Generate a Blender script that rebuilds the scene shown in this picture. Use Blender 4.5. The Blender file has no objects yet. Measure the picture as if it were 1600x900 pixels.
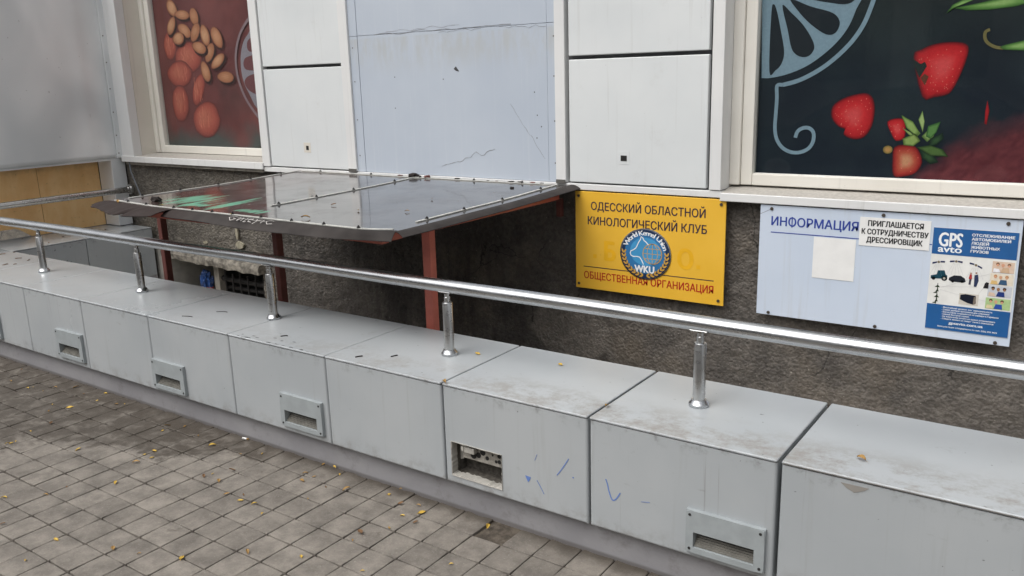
import bpy, bmesh, math, random
from mathutils import Vector, Matrix, noise
random.seed(7)
S = bpy.context.scene
C = S.collection
PI = math.pi

# ------------------------------------------------------------------ camera
cam_d = bpy.data.cameras.new("Camera"); cam = bpy.data.objects.new("Camera", cam_d); C.objects.link(cam)
cam_d.sensor_width = 36.0; cam_d.lens = 29.967; cam_d.clip_start = 0.05; cam_d.clip_end = 600
r_ = Vector((0.81949617, 0.57240133, -0.02797759)); u_ = Vector((-0.1151936, 0.21235034, 0.97038022)); f_ = Vector((-0.56138798, 0.79200003, -0.23995726))
M = Matrix((( r_.x, u_.x, -f_.x, 0.0), (r_.y, u_.y, -f_.y, -2.266), (r_.z, u_.z, -f_.z, 1.6), (0, 0, 0, 1)))
cam.matrix_world = M
S.camera = cam

# ------------------------------------------------------------------ world, sun, exposure
w = bpy.data.worlds.new("World"); S.world = w; w.use_nodes = True
nt = w.node_tree; nt.nodes.clear()
sky = nt.nodes.new('ShaderNodeTexSky'); sky.sky_type = 'NISHITA'; sky.sun_disc = False
SUN_EL, SUN_AZ = math.radians(58), math.radians(200)      # azimuth clockwise from +Y
sky.sun_elevation = SUN_EL; sky.sun_rotation = SUN_AZ
sky.air_density = 1.0; sky.dust_density = 6.0; sky.ozone_density = 1.0
hs = nt.nodes.new('ShaderNodeHueSaturation'); hs.inputs['Saturation'].default_value = 0.2
bgd = nt.nodes.new('ShaderNodeBackground'); bgd.inputs['Strength'].default_value = 0.13
wo = nt.nodes.new('ShaderNodeOutputWorld')
nt.links.new(sky.outputs[0], hs.inputs['Color']); nt.links.new(hs.outputs[0], bgd.inputs[0]); nt.links.new(bgd.outputs[0], wo.inputs[0])
sd = bpy.data.lights.new("Sun", 'SUN'); sd.energy = 0.7; sd.angle = math.radians(60); sd.color = (1.0, 0.975, 0.94)
so = bpy.data.objects.new("Sun", sd); C.objects.link(so)
sdir = Vector((math.sin(SUN_AZ)*math.cos(SUN_EL), math.cos(SUN_AZ)*math.cos(SUN_EL), math.sin(SUN_EL)))
so.rotation_euler = (-sdir).to_track_quat('-Z', 'Y').to_euler()
vs = S.view_settings; vs.view_transform = 'Standard'; vs.look = 'None'; vs.gamma = 1; vs.use_curve_mapping = False
vs.exposure = 0.45
S.display_settings.display_device = 'sRGB'
S.render.engine = 'CYCLES'; S.cycles.max_bounces = 8; S.cycles.transparent_max_bounces = 12

# ------------------------------------------------------------------ measured outlines of the printed window films and the spots of litter (metres)
R_DATA = {"wedge":[[-1.403,1.948],[-0.95,1.913],[-0.985,1.846],[-1.011,1.777],[-1.053,1.716],[-1.113,1.66],[-1.186,1.611],[-1.271,1.578],[-1.349,1.563],[-1.389,1.564]],"tear1":[[-1.356,1.852],[-1.354,1.593],[-1.325,1.597],[-1.302,1.62],[-1.29,1.657],[-1.292,1.699],[-1.305,1.756],[-1.321,1.822],[-1.332,1.861],[-1.346,1.888]],"tear2":[[-1.307,1.881],[-1.265,1.846],[-1.215,1.797],[-1.174,1.74],[-1.155,1.694],[-1.169,1.662],[-1.197,1.651],[-1.231,1.661],[-1.257,1.693],[-1.278,1.773]],"tear3":[[-1.272,1.906],[-1.181,1.868],[-1.096,1.84],[-1.063,1.817],[-1.051,1.786],[-1.064,1.753],[-1.091,1.742],[-1.128,1.756],[-1.186,1.8],[-1.236,1.853]],"tear4":[[-1.25,1.936],[-0.985,1.916],[-1.0,1.878],[-1.035,1.867],[-1.089,1.876],[-1.183,1.899]],"arc":[[-0.911,1.901],[-0.928,1.842],[-0.95,1.782],[-0.986,1.722],[-1.032,1.67],[-1.092,1.618],[-1.155,1.578],[-1.221,1.548],[-1.288,1.531]],"hook":[[-1.288,1.531],[-1.315,1.527],[-1.313,1.472],[-1.315,1.394],[-1.316,1.335],[-1.306,1.286],[-1.279,1.247],[-1.238,1.226],[-1.194,1.226],[-1.156,1.245],[-1.137,1.279],[-1.139,1.318],[-1.161,1.337],[-1.19,1.335],[-1.211,1.319],[-1.219,1.292]],"s1":[[-0.739,1.635],[-0.713,1.662],[-0.673,1.68],[-0.618,1.688],[-0.562,1.683],[-0.539,1.663],[-0.543,1.617],[-0.559,1.559],[-0.579,1.508],[-0.6,1.482],[-0.648,1.472],[-0.693,1.474]],"s2":[[-1.058,1.432],[-1.019,1.464],[-0.965,1.482],[-0.921,1.486],[-0.893,1.463],[-0.883,1.413],[-0.89,1.349],[-0.918,1.302],[-0.962,1.292],[-1.004,1.31],[-1.001,1.334],[-1.03,1.347],[-1.06,1.385]],"s3":[[-0.825,1.367],[-0.783,1.381],[-0.756,1.368],[-0.751,1.304],[-0.784,1.286],[-0.809,1.322]],"s4":[[-0.787,1.258],[-0.732,1.268],[-0.696,1.251],[-0.675,1.197],[-0.697,1.151],[-0.739,1.135],[-0.782,1.136],[-0.791,1.203]],"l1":[[-0.771,1.395],[-0.723,1.368],[-0.694,1.323],[-0.705,1.305],[-0.746,1.341]],"l2":[[-0.689,1.414],[-0.677,1.368],[-0.681,1.323],[-0.702,1.377]],"l3":[[-0.667,1.306],[-0.663,1.35],[-0.615,1.369],[-0.628,1.324],[-0.65,1.297]],"l4":[[-0.759,1.295],[-0.71,1.319],[-0.687,1.287],[-0.714,1.264],[-0.753,1.268]],"l5":[[-0.701,1.26],[-0.648,1.27],[-0.597,1.253],[-0.574,1.223],[-0.644,1.225]],"bean1":[[-0.632,1.802],[-0.611,1.836],[-0.566,1.858],[-0.502,1.863],[-0.568,1.837],[-0.613,1.82]],"bean2":[[-0.606,1.823],[-0.537,1.833],[-0.441,1.85],[-0.362,1.86],[-0.319,1.857],[-0.316,1.83],[-0.386,1.815],[-0.474,1.808],[-0.558,1.811]],"bean3":[[-0.427,1.661],[-0.413,1.669],[-0.344,1.685],[-0.302,1.694],[-0.297,1.645],[-0.341,1.646],[-0.407,1.651]],"stem":[[-0.467,1.732],[-0.482,1.723],[-0.481,1.698],[-0.466,1.677],[-0.438,1.662],[-0.412,1.658]],"earth":[[-0.277,1.453],[-0.424,1.433],[-0.503,1.369],[-0.557,1.263],[-0.594,1.164],[-0.595,1.128],[-0.242,1.109]],"swoosh":[[-0.727,1.532],[-0.668,1.518],[-0.616,1.482],[-0.557,1.447],[-0.461,1.419],[-0.556,1.437],[-0.623,1.465],[-0.683,1.496]],"red":[[-0.45,1.455],[-0.439,1.412],[-0.444,1.357],[-0.452,1.361],[-0.454,1.412]]}
ALM_DATA = [[[-5.952,2.192],[-5.946,2.164],[-5.953,2.14],[-5.972,2.125],[-5.998,2.121],[-6.027,2.13],[-6.052,2.149],[-6.07,2.176],[-6.075,2.204],[-6.068,2.228],[-6.049,2.243],[-6.023,2.247],[-5.994,2.238],[-5.969,2.218]],[[-5.799,2.111],[-5.815,2.098],[-5.844,2.09],[-5.882,2.089],[-5.92,2.095],[-5.951,2.107],[-5.969,2.123],[-5.97,2.14],[-5.953,2.153],[-5.923,2.161],[-5.886,2.162],[-5.848,2.156],[-5.817,2.143],[-5.8,2.127]],[[-5.694,2.11],[-5.695,2.083],[-5.706,2.06],[-5.725,2.046],[-5.748,2.045],[-5.772,2.056],[-5.79,2.077],[-5.8,2.104],[-5.799,2.132],[-5.788,2.154],[-5.769,2.168],[-5.745,2.169],[-5.722,2.158],[-5.704,2.137]],[[-5.994,2.044],[-6.014,2.017],[-6.039,1.997],[-6.065,1.987],[-6.087,1.991],[-6.1,2.006],[-6.102,2.031],[-6.092,2.06],[-6.072,2.087],[-6.047,2.107],[-6.021,2.116],[-5.999,2.113],[-5.986,2.097],[-5.984,2.073]],[[-5.82,2.028],[-5.804,2.004],[-5.803,1.981],[-5.816,1.963],[-5.841,1.955],[-5.873,1.957],[-5.907,1.97],[-5.934,1.991],[-5.95,2.016],[-5.952,2.039],[-5.938,2.057],[-5.913,2.065],[-5.88,2.062],[-5.847,2.049]],[[-5.698,1.987],[-5.719,1.96],[-5.746,1.939],[-5.773,1.93],[-5.796,1.934],[-5.81,1.95],[-5.811,1.976],[-5.8,2.005],[-5.779,2.033],[-5.752,2.053],[-5.724,2.061],[-5.702,2.057],[-5.689,2.041],[-5.687,2.016]],[[-5.582,1.966],[-5.582,1.933],[-5.593,1.905],[-5.612,1.889],[-5.636,1.887],[-5.661,1.9],[-5.681,1.925],[-5.692,1.958],[-5.692,1.991],[-5.681,2.019],[-5.661,2.035],[-5.637,2.036],[-5.613,2.023],[-5.593,1.998]],[[-5.446,1.958],[-5.438,1.925],[-5.444,1.897],[-5.461,1.878],[-5.487,1.874],[-5.517,1.884],[-5.544,1.907],[-5.563,1.939],[-5.571,1.972],[-5.565,2.001],[-5.547,2.019],[-5.521,2.023],[-5.492,2.012],[-5.465,1.989]],[[-5.551,1.835],[-5.572,1.808],[-5.598,1.787],[-5.625,1.777],[-5.647,1.781],[-5.66,1.797],[-5.662,1.823],[-5.651,1.852],[-5.63,1.88],[-5.604,1.9],[-5.577,1.909],[-5.555,1.905],[-5.542,1.889],[-5.541,1.864]],[[-5.471,1.758],[-5.505,1.738],[-5.541,1.727],[-5.572,1.725],[-5.591,1.734],[-5.595,1.753],[-5.582,1.776],[-5.556,1.8],[-5.521,1.82],[-5.485,1.831],[-5.455,1.832],[-5.436,1.823],[-5.433,1.805],[-5.445,1.782]],[[-5.623,1.709],[-5.619,1.676],[-5.627,1.649],[-5.645,1.632],[-5.668,1.629],[-5.693,1.64],[-5.715,1.664],[-5.728,1.695],[-5.731,1.728],[-5.723,1.755],[-5.705,1.772],[-5.682,1.775],[-5.657,1.763],[-5.636,1.74]],[[-5.351,1.648],[-5.368,1.631],[-5.399,1.62],[-5.439,1.617],[-5.479,1.622],[-5.512,1.635],[-5.53,1.653],[-5.531,1.672],[-5.513,1.689],[-5.481,1.7],[-5.441,1.703],[-5.402,1.698],[-5.37,1.685],[-5.352,1.667]],[[-5.893,1.956],[-5.904,1.935],[-5.926,1.919],[-5.956,1.911],[-5.988,1.913],[-6.014,1.923],[-6.031,1.941],[-6.033,1.962],[-6.022,1.983],[-5.999,1.998],[-5.969,2.006],[-5.938,2.005],[-5.911,1.994],[-5.895,1.976]],[[-5.654,1.842],[-5.681,1.833],[-5.716,1.834],[-5.751,1.843],[-5.78,1.86],[-5.796,1.881],[-5.796,1.901],[-5.781,1.918],[-5.753,1.926],[-5.718,1.926],[-5.684,1.916],[-5.655,1.899],[-5.64,1.879],[-5.639,1.858]]]
APR_DATA = [[[-6.016,1.911],[-6.022,1.876],[-6.037,1.844],[-6.059,1.821],[-6.085,1.808],[-6.112,1.808],[-6.137,1.82],[-6.157,1.843],[-6.169,1.874],[-6.171,1.91],[-6.164,1.945],[-6.149,1.976],[-6.127,1.999],[-6.101,2.012],[-6.074,2.011],[-6.05,1.999],[-6.03,1.977],[-6.019,1.946]],[[-5.716,1.808],[-5.733,1.769],[-5.767,1.736],[-5.816,1.712],[-5.872,1.7],[-5.929,1.701],[-5.981,1.717],[-6.02,1.744],[-6.043,1.779],[-6.045,1.819],[-6.027,1.858],[-5.99,1.891],[-5.941,1.915],[-5.885,1.926],[-5.828,1.923],[-5.778,1.908],[-5.74,1.881],[-5.719,1.846]],[[-5.726,1.567],[-5.749,1.528],[-5.777,1.494],[-5.808,1.47],[-5.836,1.459],[-5.86,1.461],[-5.875,1.478],[-5.88,1.506],[-5.875,1.543],[-5.859,1.583],[-5.836,1.623],[-5.807,1.656],[-5.777,1.679],[-5.748,1.69],[-5.725,1.687],[-5.711,1.67],[-5.705,1.643],[-5.711,1.607]],[[-5.857,1.692],[-5.872,1.659],[-5.904,1.631],[-5.949,1.61],[-6.001,1.599],[-6.054,1.6],[-6.103,1.613],[-6.14,1.636],[-6.161,1.666],[-6.164,1.7],[-6.147,1.733],[-6.114,1.761],[-6.068,1.782],[-6.016,1.791],[-5.963,1.79],[-5.916,1.777],[-5.88,1.754],[-5.859,1.725]],[[-5.937,1.477],[-5.946,1.429],[-5.965,1.387],[-5.995,1.354],[-6.029,1.335],[-6.066,1.333],[-6.099,1.348],[-6.126,1.378],[-6.142,1.42],[-6.146,1.468],[-6.136,1.516],[-6.116,1.559],[-6.086,1.591],[-6.051,1.609],[-6.015,1.61],[-5.982,1.595],[-5.957,1.565],[-5.941,1.524]],[[-5.574,1.352],[-5.592,1.307],[-5.626,1.267],[-5.675,1.237],[-5.731,1.221],[-5.788,1.22],[-5.839,1.235],[-5.878,1.265],[-5.899,1.305],[-5.9,1.351],[-5.881,1.396],[-5.845,1.436],[-5.795,1.465],[-5.739,1.481],[-5.683,1.48],[-5.634,1.464],[-5.596,1.435],[-5.576,1.396]]]
L_DATA = {"ring":[[-5.048,2.081],[-5.129,2.045],[-5.218,1.969],[-5.271,1.889],[-5.305,1.793],[-5.306,1.681],[-5.272,1.567],[-5.209,1.467],[-5.113,1.368]],"wedge":[[-5.064,1.974],[-5.145,1.945],[-5.204,1.893],[-5.245,1.805],[-5.256,1.708],[-5.24,1.623],[-5.197,1.545],[-5.1,1.453]],"t1":[[-5.006,1.931],[-5.093,1.929],[-5.151,1.904],[-5.165,1.857],[-5.13,1.828],[-5.02,1.837]],"t2":[[-5.024,1.81],[-5.135,1.801],[-5.204,1.783],[-5.223,1.735],[-5.183,1.703],[-5.04,1.709]],"t3":[[-5.046,1.668],[-5.144,1.67],[-5.215,1.644],[-5.228,1.602],[-5.173,1.552],[-5.066,1.536]],"dark":[[-6.471,1.156],[-6.223,1.161],[-5.128,1.124],[-5.028,1.494],[-5.151,1.411],[-5.392,1.324],[-5.544,1.263],[-5.938,1.274],[-6.144,1.287]]}
LEAVES_DATA = [[-4.991,-0.173],[-4.792,-0.178],[-4.777,-0.153],[-4.663,-0.159],[-4.657,-0.092],[-4.289,-0.21],[-4.26,-0.078],[-4.116,-0.055],[-4.081,-0.03],[-4.414,-0.235],[-4.336,-0.295],[-4.156,-0.375],[-4.147,-0.479],[-4.326,0.007],[-3.624,-0.083],[-3.538,-0.046],[-3.589,-0.133],[-3.385,-0.079],[-4.089,-0.613],[-4.08,-0.6],[-4.082,-0.579],[-5.154,-0.034],[-3.413,-0.342],[-4.563,-0.027],[-4.418,-0.063],[-3.402,-0.7],[-3.407,-0.782],[-3.309,-0.997],[-3.017,-0.944],[-2.773,-0.865],[-2.662,-0.835],[-2.507,-0.77],[-2.968,-1.077],[-3.261,-0.566],[-3.734,-0.468],[-3.354,-0.341],[-3.369,-0.406],[-3.414,-0.336],[-3.531,-0.888],[-3.411,-0.292],[-3.233,-0.114],[-3.04,-0.106],[-2.963,-0.049],[-2.936,-0.231],[-2.991,-0.332],[-2.979,-0.296],[-2.895,-0.327],[-2.774,-0.38],[-2.682,-0.385],[-2.612,-0.374],[-2.521,-0.409],[-2.6,-0.139],[-2.587,-0.086],[-2.46,-0.233],[-2.475,-0.126],[-2.642,0.017],[-2.585,0.028],[-2.511,-0.013],[-2.707,0.033],[-2.642,-0.084],[-2.386,-0.096],[-2.208,-0.037],[-2.032,-0.226],[-2.098,-0.309],[-2.083,-0.363],[-2.158,-0.536],[-2.342,-0.62],[-1.912,-0.486],[-2.71,-0.349],[-2.21,-0.034],[-2.119,-0.067],[-2.05,-0.041],[-2.003,-0.077],[-2.049,-0.134],[-1.974,-0.146],[-2.032,-0.226],[-1.728,-0.027],[-1.685,-0.292],[-2.202,0.025],[-2.035,0.041]]
BUTT_DATA = [-3.154,0.015]

# ------------------------------------------------------------------ helpers
def lin(c):
    return tuple(((v/255)/12.92 if v/255 <= 0.04045 else ((v/255+0.055)/1.055)**2.4) for v in c)

class NT:
    """small node-tree builder"""
    def __init__(s, name):
        s.m = bpy.data.materials.new(name); s.m.use_nodes = True; s.t = s.m.node_tree; s.t.nodes.clear()
        s.out = s.t.nodes.new('ShaderNodeOutputMaterial')
        s.pos = None
    def n(s, typ, **kw):
        x = s.t.nodes.new(typ)
        for k, v in kw.items(): setattr(x, k, v)
        return x
    def l(s, a, b): s.t.links.new(a, b)
    def P(s):
        if s.pos is None: s.pos = s.n('ShaderNodeNewGeometry')
        return s.pos.outputs['Position']
    def val(s, sock, v):
        if isinstance(v, (int, float)): sock.default_value = v
        elif isinstance(v, (tuple, list)): sock.default_value = tuple(v) + ((1,) if len(v) == 3 and sock.type == 'RGBA' else ())
        else: s.l(v, sock)
    def noise(s, scale=5, detail=4, rough=0.55, vec=None, scl=None, dist=0.0, loc=(0,0,0)):
        mp = s.n('ShaderNodeMapping'); s.l(vec or s.P(), mp.inputs['Vector'])
        mp.inputs['Scale'].default_value = scl or (1,1,1); mp.inputs['Location'].default_value = loc
        t = s.n('ShaderNodeTexNoise'); t.inputs['Scale'].default_value = scale; t.inputs['Detail'].default_value = detail
        t.inputs['Roughness'].default_value = rough; t.inputs['Distortion'].default_value = dist
        s.l(mp.outputs[0], t.inputs['Vector']); return t.outputs['Fac']
    def ramp(s, fac, a, b, ca=0.0, cb=1.0):
        mr = s.n('ShaderNodeMapRange', interpolation_type='SMOOTHSTEP'); s.val(mr.inputs['Value'], fac)
        mr.inputs['From Min'].default_value = a; mr.inputs['From Max'].default_value = b
        mr.inputs['To Min'].default_value = ca; mr.inputs['To Max'].default_value = cb
        return mr.outputs[0]
    def math(s, op, a, b=0.0):
        x = s.n('ShaderNodeMath', operation=op); s.val(x.inputs[0], a); s.val(x.inputs[1], b); return x.outputs[0]
    def mix(s, fac, a, b, mode='MIX'):
        x = s.n('ShaderNodeMix', data_type='RGBA', blend_type=mode); s.val(x.inputs[0], fac); s.val(x.inputs[6], a); s.val(x.inputs[7], b)
        return x.outputs[2]
    def sep(s):
        x = s.n('ShaderNodeSeparateXYZ'); s.l(s.P(), x.inputs[0]); return x.outputs
    def nrm(s):
        s.P(); x = s.n('ShaderNodeSeparateXYZ'); s.l(s.pos.outputs['True Normal'], x.inputs[0]); return x.outputs
    def bump(s, h, strength=0.3, dist=0.01):
        b = s.n('ShaderNodeBump'); b.inputs['Strength'].default_value = strength; b.inputs['Distance'].default_value = dist
        s.l(h, b.inputs['Height']); return b.outputs[0]
    def bsdf(s, color, rough=0.5, metal=0.0, spec=0.5, normal=None, coat=0.0, coat_r=0.05):
        p = s.n('ShaderNodeBsdfPrincipled'); s.val(p.inputs['Base Color'], color); s.val(p.inputs['Roughness'], rough)
        s.val(p.inputs['Metallic'], metal); s.val(p.inputs['Specular IOR Level'], spec)
        s.val(p.inputs['Coat Weight'], coat); p.inputs['Coat Roughness'].default_value = coat_r
        if normal is not None: s.l(normal, p.inputs['Normal'])
        s.l(p.outputs[0], s.out.inputs['Surface']); return s.m

def plain(name, c, rough=0.5, metal=0.0, spec=0.5, var=0.06, scale=14):
    t = NT(name); c = lin(c)
    n = t.noise(scale, 4)
    col = t.mix(t.ramp(n, 0.3, 0.7), tuple(v*(1-var) for v in c), tuple(min(1, v*(1+var)) for v in c))
    return t.bsdf(col, rough, metal, spec)

class MB:
    def __init__(s): s.v = []; s.f = []; s.mi = []; s.col = []; s.c = (0.5,0.5,0.5); s.m = 0
    def add(s, vs, fs, cols=None):
        o = len(s.v); s.v += [tuple(p) for p in vs]; s.f += [tuple(i+o for i in f) for f in fs]; s.mi += [s.m]*len(fs)
        s.col += list(cols) if cols else [s.c]*len(vs)
    def box(s, x0, x1, y0, y1, z0, z1):
        s.add([(x0,y0,z0),(x1,y0,z0),(x1,y1,z0),(x0,y1,z0),(x0,y0,z1),(x1,y0,z1),(x1,y1,z1),(x0,y1,z1)],
              [(0,3,2,1),(4,5,6,7),(0,1,5,4),(1,2,6,5),(2,3,7,6),(3,0,4,7)])
    def bbox(s, x0, x1, y0, y1, z0, z1, b=0.004, seg=2):
        bm = bmesh.new(); bmesh.ops.create_cube(bm, size=1)
        for v in bm.verts: v.co = ((x0+x1)/2+v.co.x*(x1-x0), (y0+y1)/2+v.co.y*(y1-y0), (z0+z1)/2+v.co.z*(z1-z0))
        bmesh.ops.bevel(bm, geom=bm.edges[:], offset=b, segments=seg, affect='EDGES', profile=0.5)
        s.bm(bm)
    def bm(s, bm):
        bm.verts.ensure_lookup_table(); bm.verts.index_update()
        s.add([v.co[:] for v in bm.verts], [tuple(v.index for v in f.verts) for f in bm.faces]); bm.free()
    def tube(s, path, r, n=14, cap=True, rf=None):
        path = [Vector(p) for p in path]; rings = []; up = None
        for i, p in enumerate(path):
            d = (path[min(i+1, len(path)-1)] - path[max(i-1, 0)]).normalized()
            if up is None:
                up = Vector((0,0,1)) if abs(d.z) < 0.9 else Vector((1,0,0))
            a = d.cross(up).normalized(); b = a.cross(d).normalized(); up = b
            rr = rf(i) if rf else r
            rings.append([p + a*rr*math.cos(2*PI*k/n) + b*rr*math.sin(2*PI*k/n) for k in range(n)])
        vs = [q for R in rings for q in R]; fs = []
        for i in range(len(path)-1):
            for k in range(n):
                fs.append((i*n+k, i*n+(k+1) % n, (i+1)*n+(k+1) % n, (i+1)*n+k))
        if cap: fs.append(tuple(range(n-1, -1, -1))); fs.append(tuple((len(path)-1)*n+k for k in range(n)))
        s.add(vs, fs)
    def lathe(s, cx, cy, prof, n=24):
        vs = []; fs = []
        for (r, z) in prof: vs += [(cx+r*math.cos(2*PI*k/n), cy+r*math.sin(2*PI*k/n), z) for k in range(n)]
        for i in range(len(prof)-1):
            for k in range(n): fs.append((i*n+k, i*n+(k+1) % n, (i+1)*n+(k+1) % n, (i+1)*n+k))
        fs.append(tuple((len(prof)-1)*n+k for k in range(n)))
        fs.append(tuple(range(n-1, -1, -1)))
        s.add(vs, fs)
    def poly(s, pts, y, t=0.0006):
        """flat plate in the XZ plane facing -Y, front at y"""
        n = len(pts)
        a = sum(pts[i][0]*pts[(i+1) % n][1]-pts[(i+1) % n][0]*pts[i][1] for i in range(n))
        if a < 0: pts = pts[::-1]
        vs = [(p[0], y, p[1]) for p in pts] + [(p[0], y+t, p[1]) for p in pts]
        fs = [tuple(range(n)), tuple(range(2*n-1, n-1, -1))] + [(i, i+n, (i+1) % n+n, (i+1) % n) for i in range(n)]
        s.add(vs, fs)
    def disc(s, x, z, r, y, t=0.0006, n=40, rz=None):
        s.poly([(x+r*math.cos(2*PI*k/n), z+(rz or r)*math.sin(2*PI*k/n)) for k in range(n)], y, t)
    def stroke(s, pts, wd, y, t=0.0006):
        """ribbon of constant width along a polyline in XZ"""
        L, R = [], []
        for i, p in enumerate(pts):
            a = pts[max(i-1, 0)]; b = pts[min(i+1, len(pts)-1)]
            dx, dz = b[0]-a[0], b[1]-a[1]; l = math.hypot(dx, dz) or 1
            L.append((p[0]-dz/l*wd/2, p[1]+dx/l*wd/2)); R.append((p[0]+dz/l*wd/2, p[1]-dx/l*wd/2))
        for i in range(len(pts)-1): s.poly([L[i], L[i+1], R[i+1], R[i]], y, t)
    def shaded(s, pts, y, cols, scales=(1.0, 0.86, 0.6, 0.25), ctr=None):
        """printed shape: rings of flat print shrinking to the middle, one print colour per ring (vertex colours)"""
        n = len(pts)
        a = sum(pts[i][0]*pts[(i+1) % n][1]-pts[(i+1) % n][0]*pts[i][1] for i in range(n))
        if a < 0: pts = pts[::-1]
        cx = ctr[0] if ctr else sum(p[0] for p in pts)/n; cz = ctr[1] if ctr else sum(p[1] for p in pts)/n
        vs, cl, fs = [], [], []
        for q, cc in zip(scales, cols):
            for p in pts: vs.append((cx+(p[0]-cx)*q, y, cz+(p[1]-cz)*q)); cl.append(cc)
        for k in range(len(scales)-1):
            for i in range(n): fs.append((k*n+i, k*n+(i+1) % n, (k+1)*n+(i+1) % n, (k+1)*n+i))
        vs.append((cx, y, cz)); cl.append(cols[-1]); o = (len(scales)-1)*n
        for i in range(n): fs.append((o+i, o+(i+1) % n, len(vs)-1))
        s.add(vs, fs, cl)
    def build(s, name, mats, parent=None, smooth=None, colors=False):
        me = bpy.data.meshes.new(name)
        o0 = WL.get(parent.name, Vector((0,0,0))) if parent else Vector((0,0,0))
        me.from_pydata([(v[0]-o0.x, v[1]-o0.y, v[2]-o0.z) for v in s.v], [], s.f)
        if not isinstance(mats, (list, tuple)): mats = [mats]
        for m in mats: me.materials.append(m)
        me.polygons.foreach_set('material_index', [min(i, len(mats)-1) for i in s.mi])
        if colors:
            at = me.color_attributes.new('print', 'FLOAT_COLOR', 'POINT')
            at.data.foreach_set('color', [x for c in s.col for x in (*c, 1.0)])
        me.update()
        if smooth is not None:
            me.polygons.foreach_set('use_smooth', [True]*len(me.polygons))
            if smooth < 180: me.set_sharp_from_angle(angle=math.radians(smooth))
        ob = bpy.data.objects.new(name, me); C.objects.link(ob)
        if parent: ob.parent = parent; WL[ob.name] = o0
        else: WL[ob.name] = Vector((0,0,0))
        return ob
WL = {}
def tag(o, label, cat, group=None):
    o['label'] = label; o['category'] = cat
    if group: o['group'] = group
    return o
def thing(name, loc, label, cat, group=None):
    o = bpy.data.objects.new(name, None); o.empty_display_size = 0.1; C.objects.link(o); o.location = loc
    WL[o.name] = Vector(loc); return tag(o, label, cat, group)
def struct(name, mb, m, smooth=None):
    o = mb.build(name, m, None, smooth); o['kind'] = 'structure'; return o

_caps = None
def text_raw(txt, bold=0.0, extrude=0.0):
    cu = bpy.data.curves.new('t', 'FONT'); cu.body = txt; cu.size = 1; cu.offset = bold; cu.resolution_u = 3; cu.extrude = extrude
    ob = bpy.data.objects.new('t', cu); C.objects.link(ob)
    dg = bpy.context.evaluated_depsgraph_get(); dg.update()
    me = ob.evaluated_get(dg).to_mesh()
    vs = [v.co.copy() for v in me.vertices]; fs = [tuple(p.vertices) for p in me.polygons]
    ob.evaluated_get(dg).to_mesh_clear(); bpy.data.objects.remove(ob); bpy.data.curves.remove(cu)
    return vs, fs
def cap_h():
    global _caps
    if _caps is None:
        v, _ = text_raw('H'); _caps = max(p.y for p in v)
    return _caps
def text(mb, txt, x0, x1, zb, cap, y, bold=0.0):
    """lettering fitted between x0 and x1, base line zb, capital height cap, standing in the XZ plane; bold lays several copies a hair apart"""
    v, f = text_raw(txt, 0.0); h = bold*cap/2
    a = min(p.x for p in v); b = max(p.x for p in v); sx = (x1-x0-2*h)/(b-a); sz = (cap-h)/cap_h()
    offs = [(0, 0)] if bold <= 0 else [(-h, 0), (h, 0), (0, h*0.6), (0, -h*0.6), (-h*0.7, h*0.5), (h*0.7, -h*0.5)]
    for k, (dx, dz) in enumerate(offs):
        mb.add([(x0+h+(p.x-a)*sx+dx, y-0.00005*k, zb+h/2+p.y*sz+dz) for p in v], f)

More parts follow.
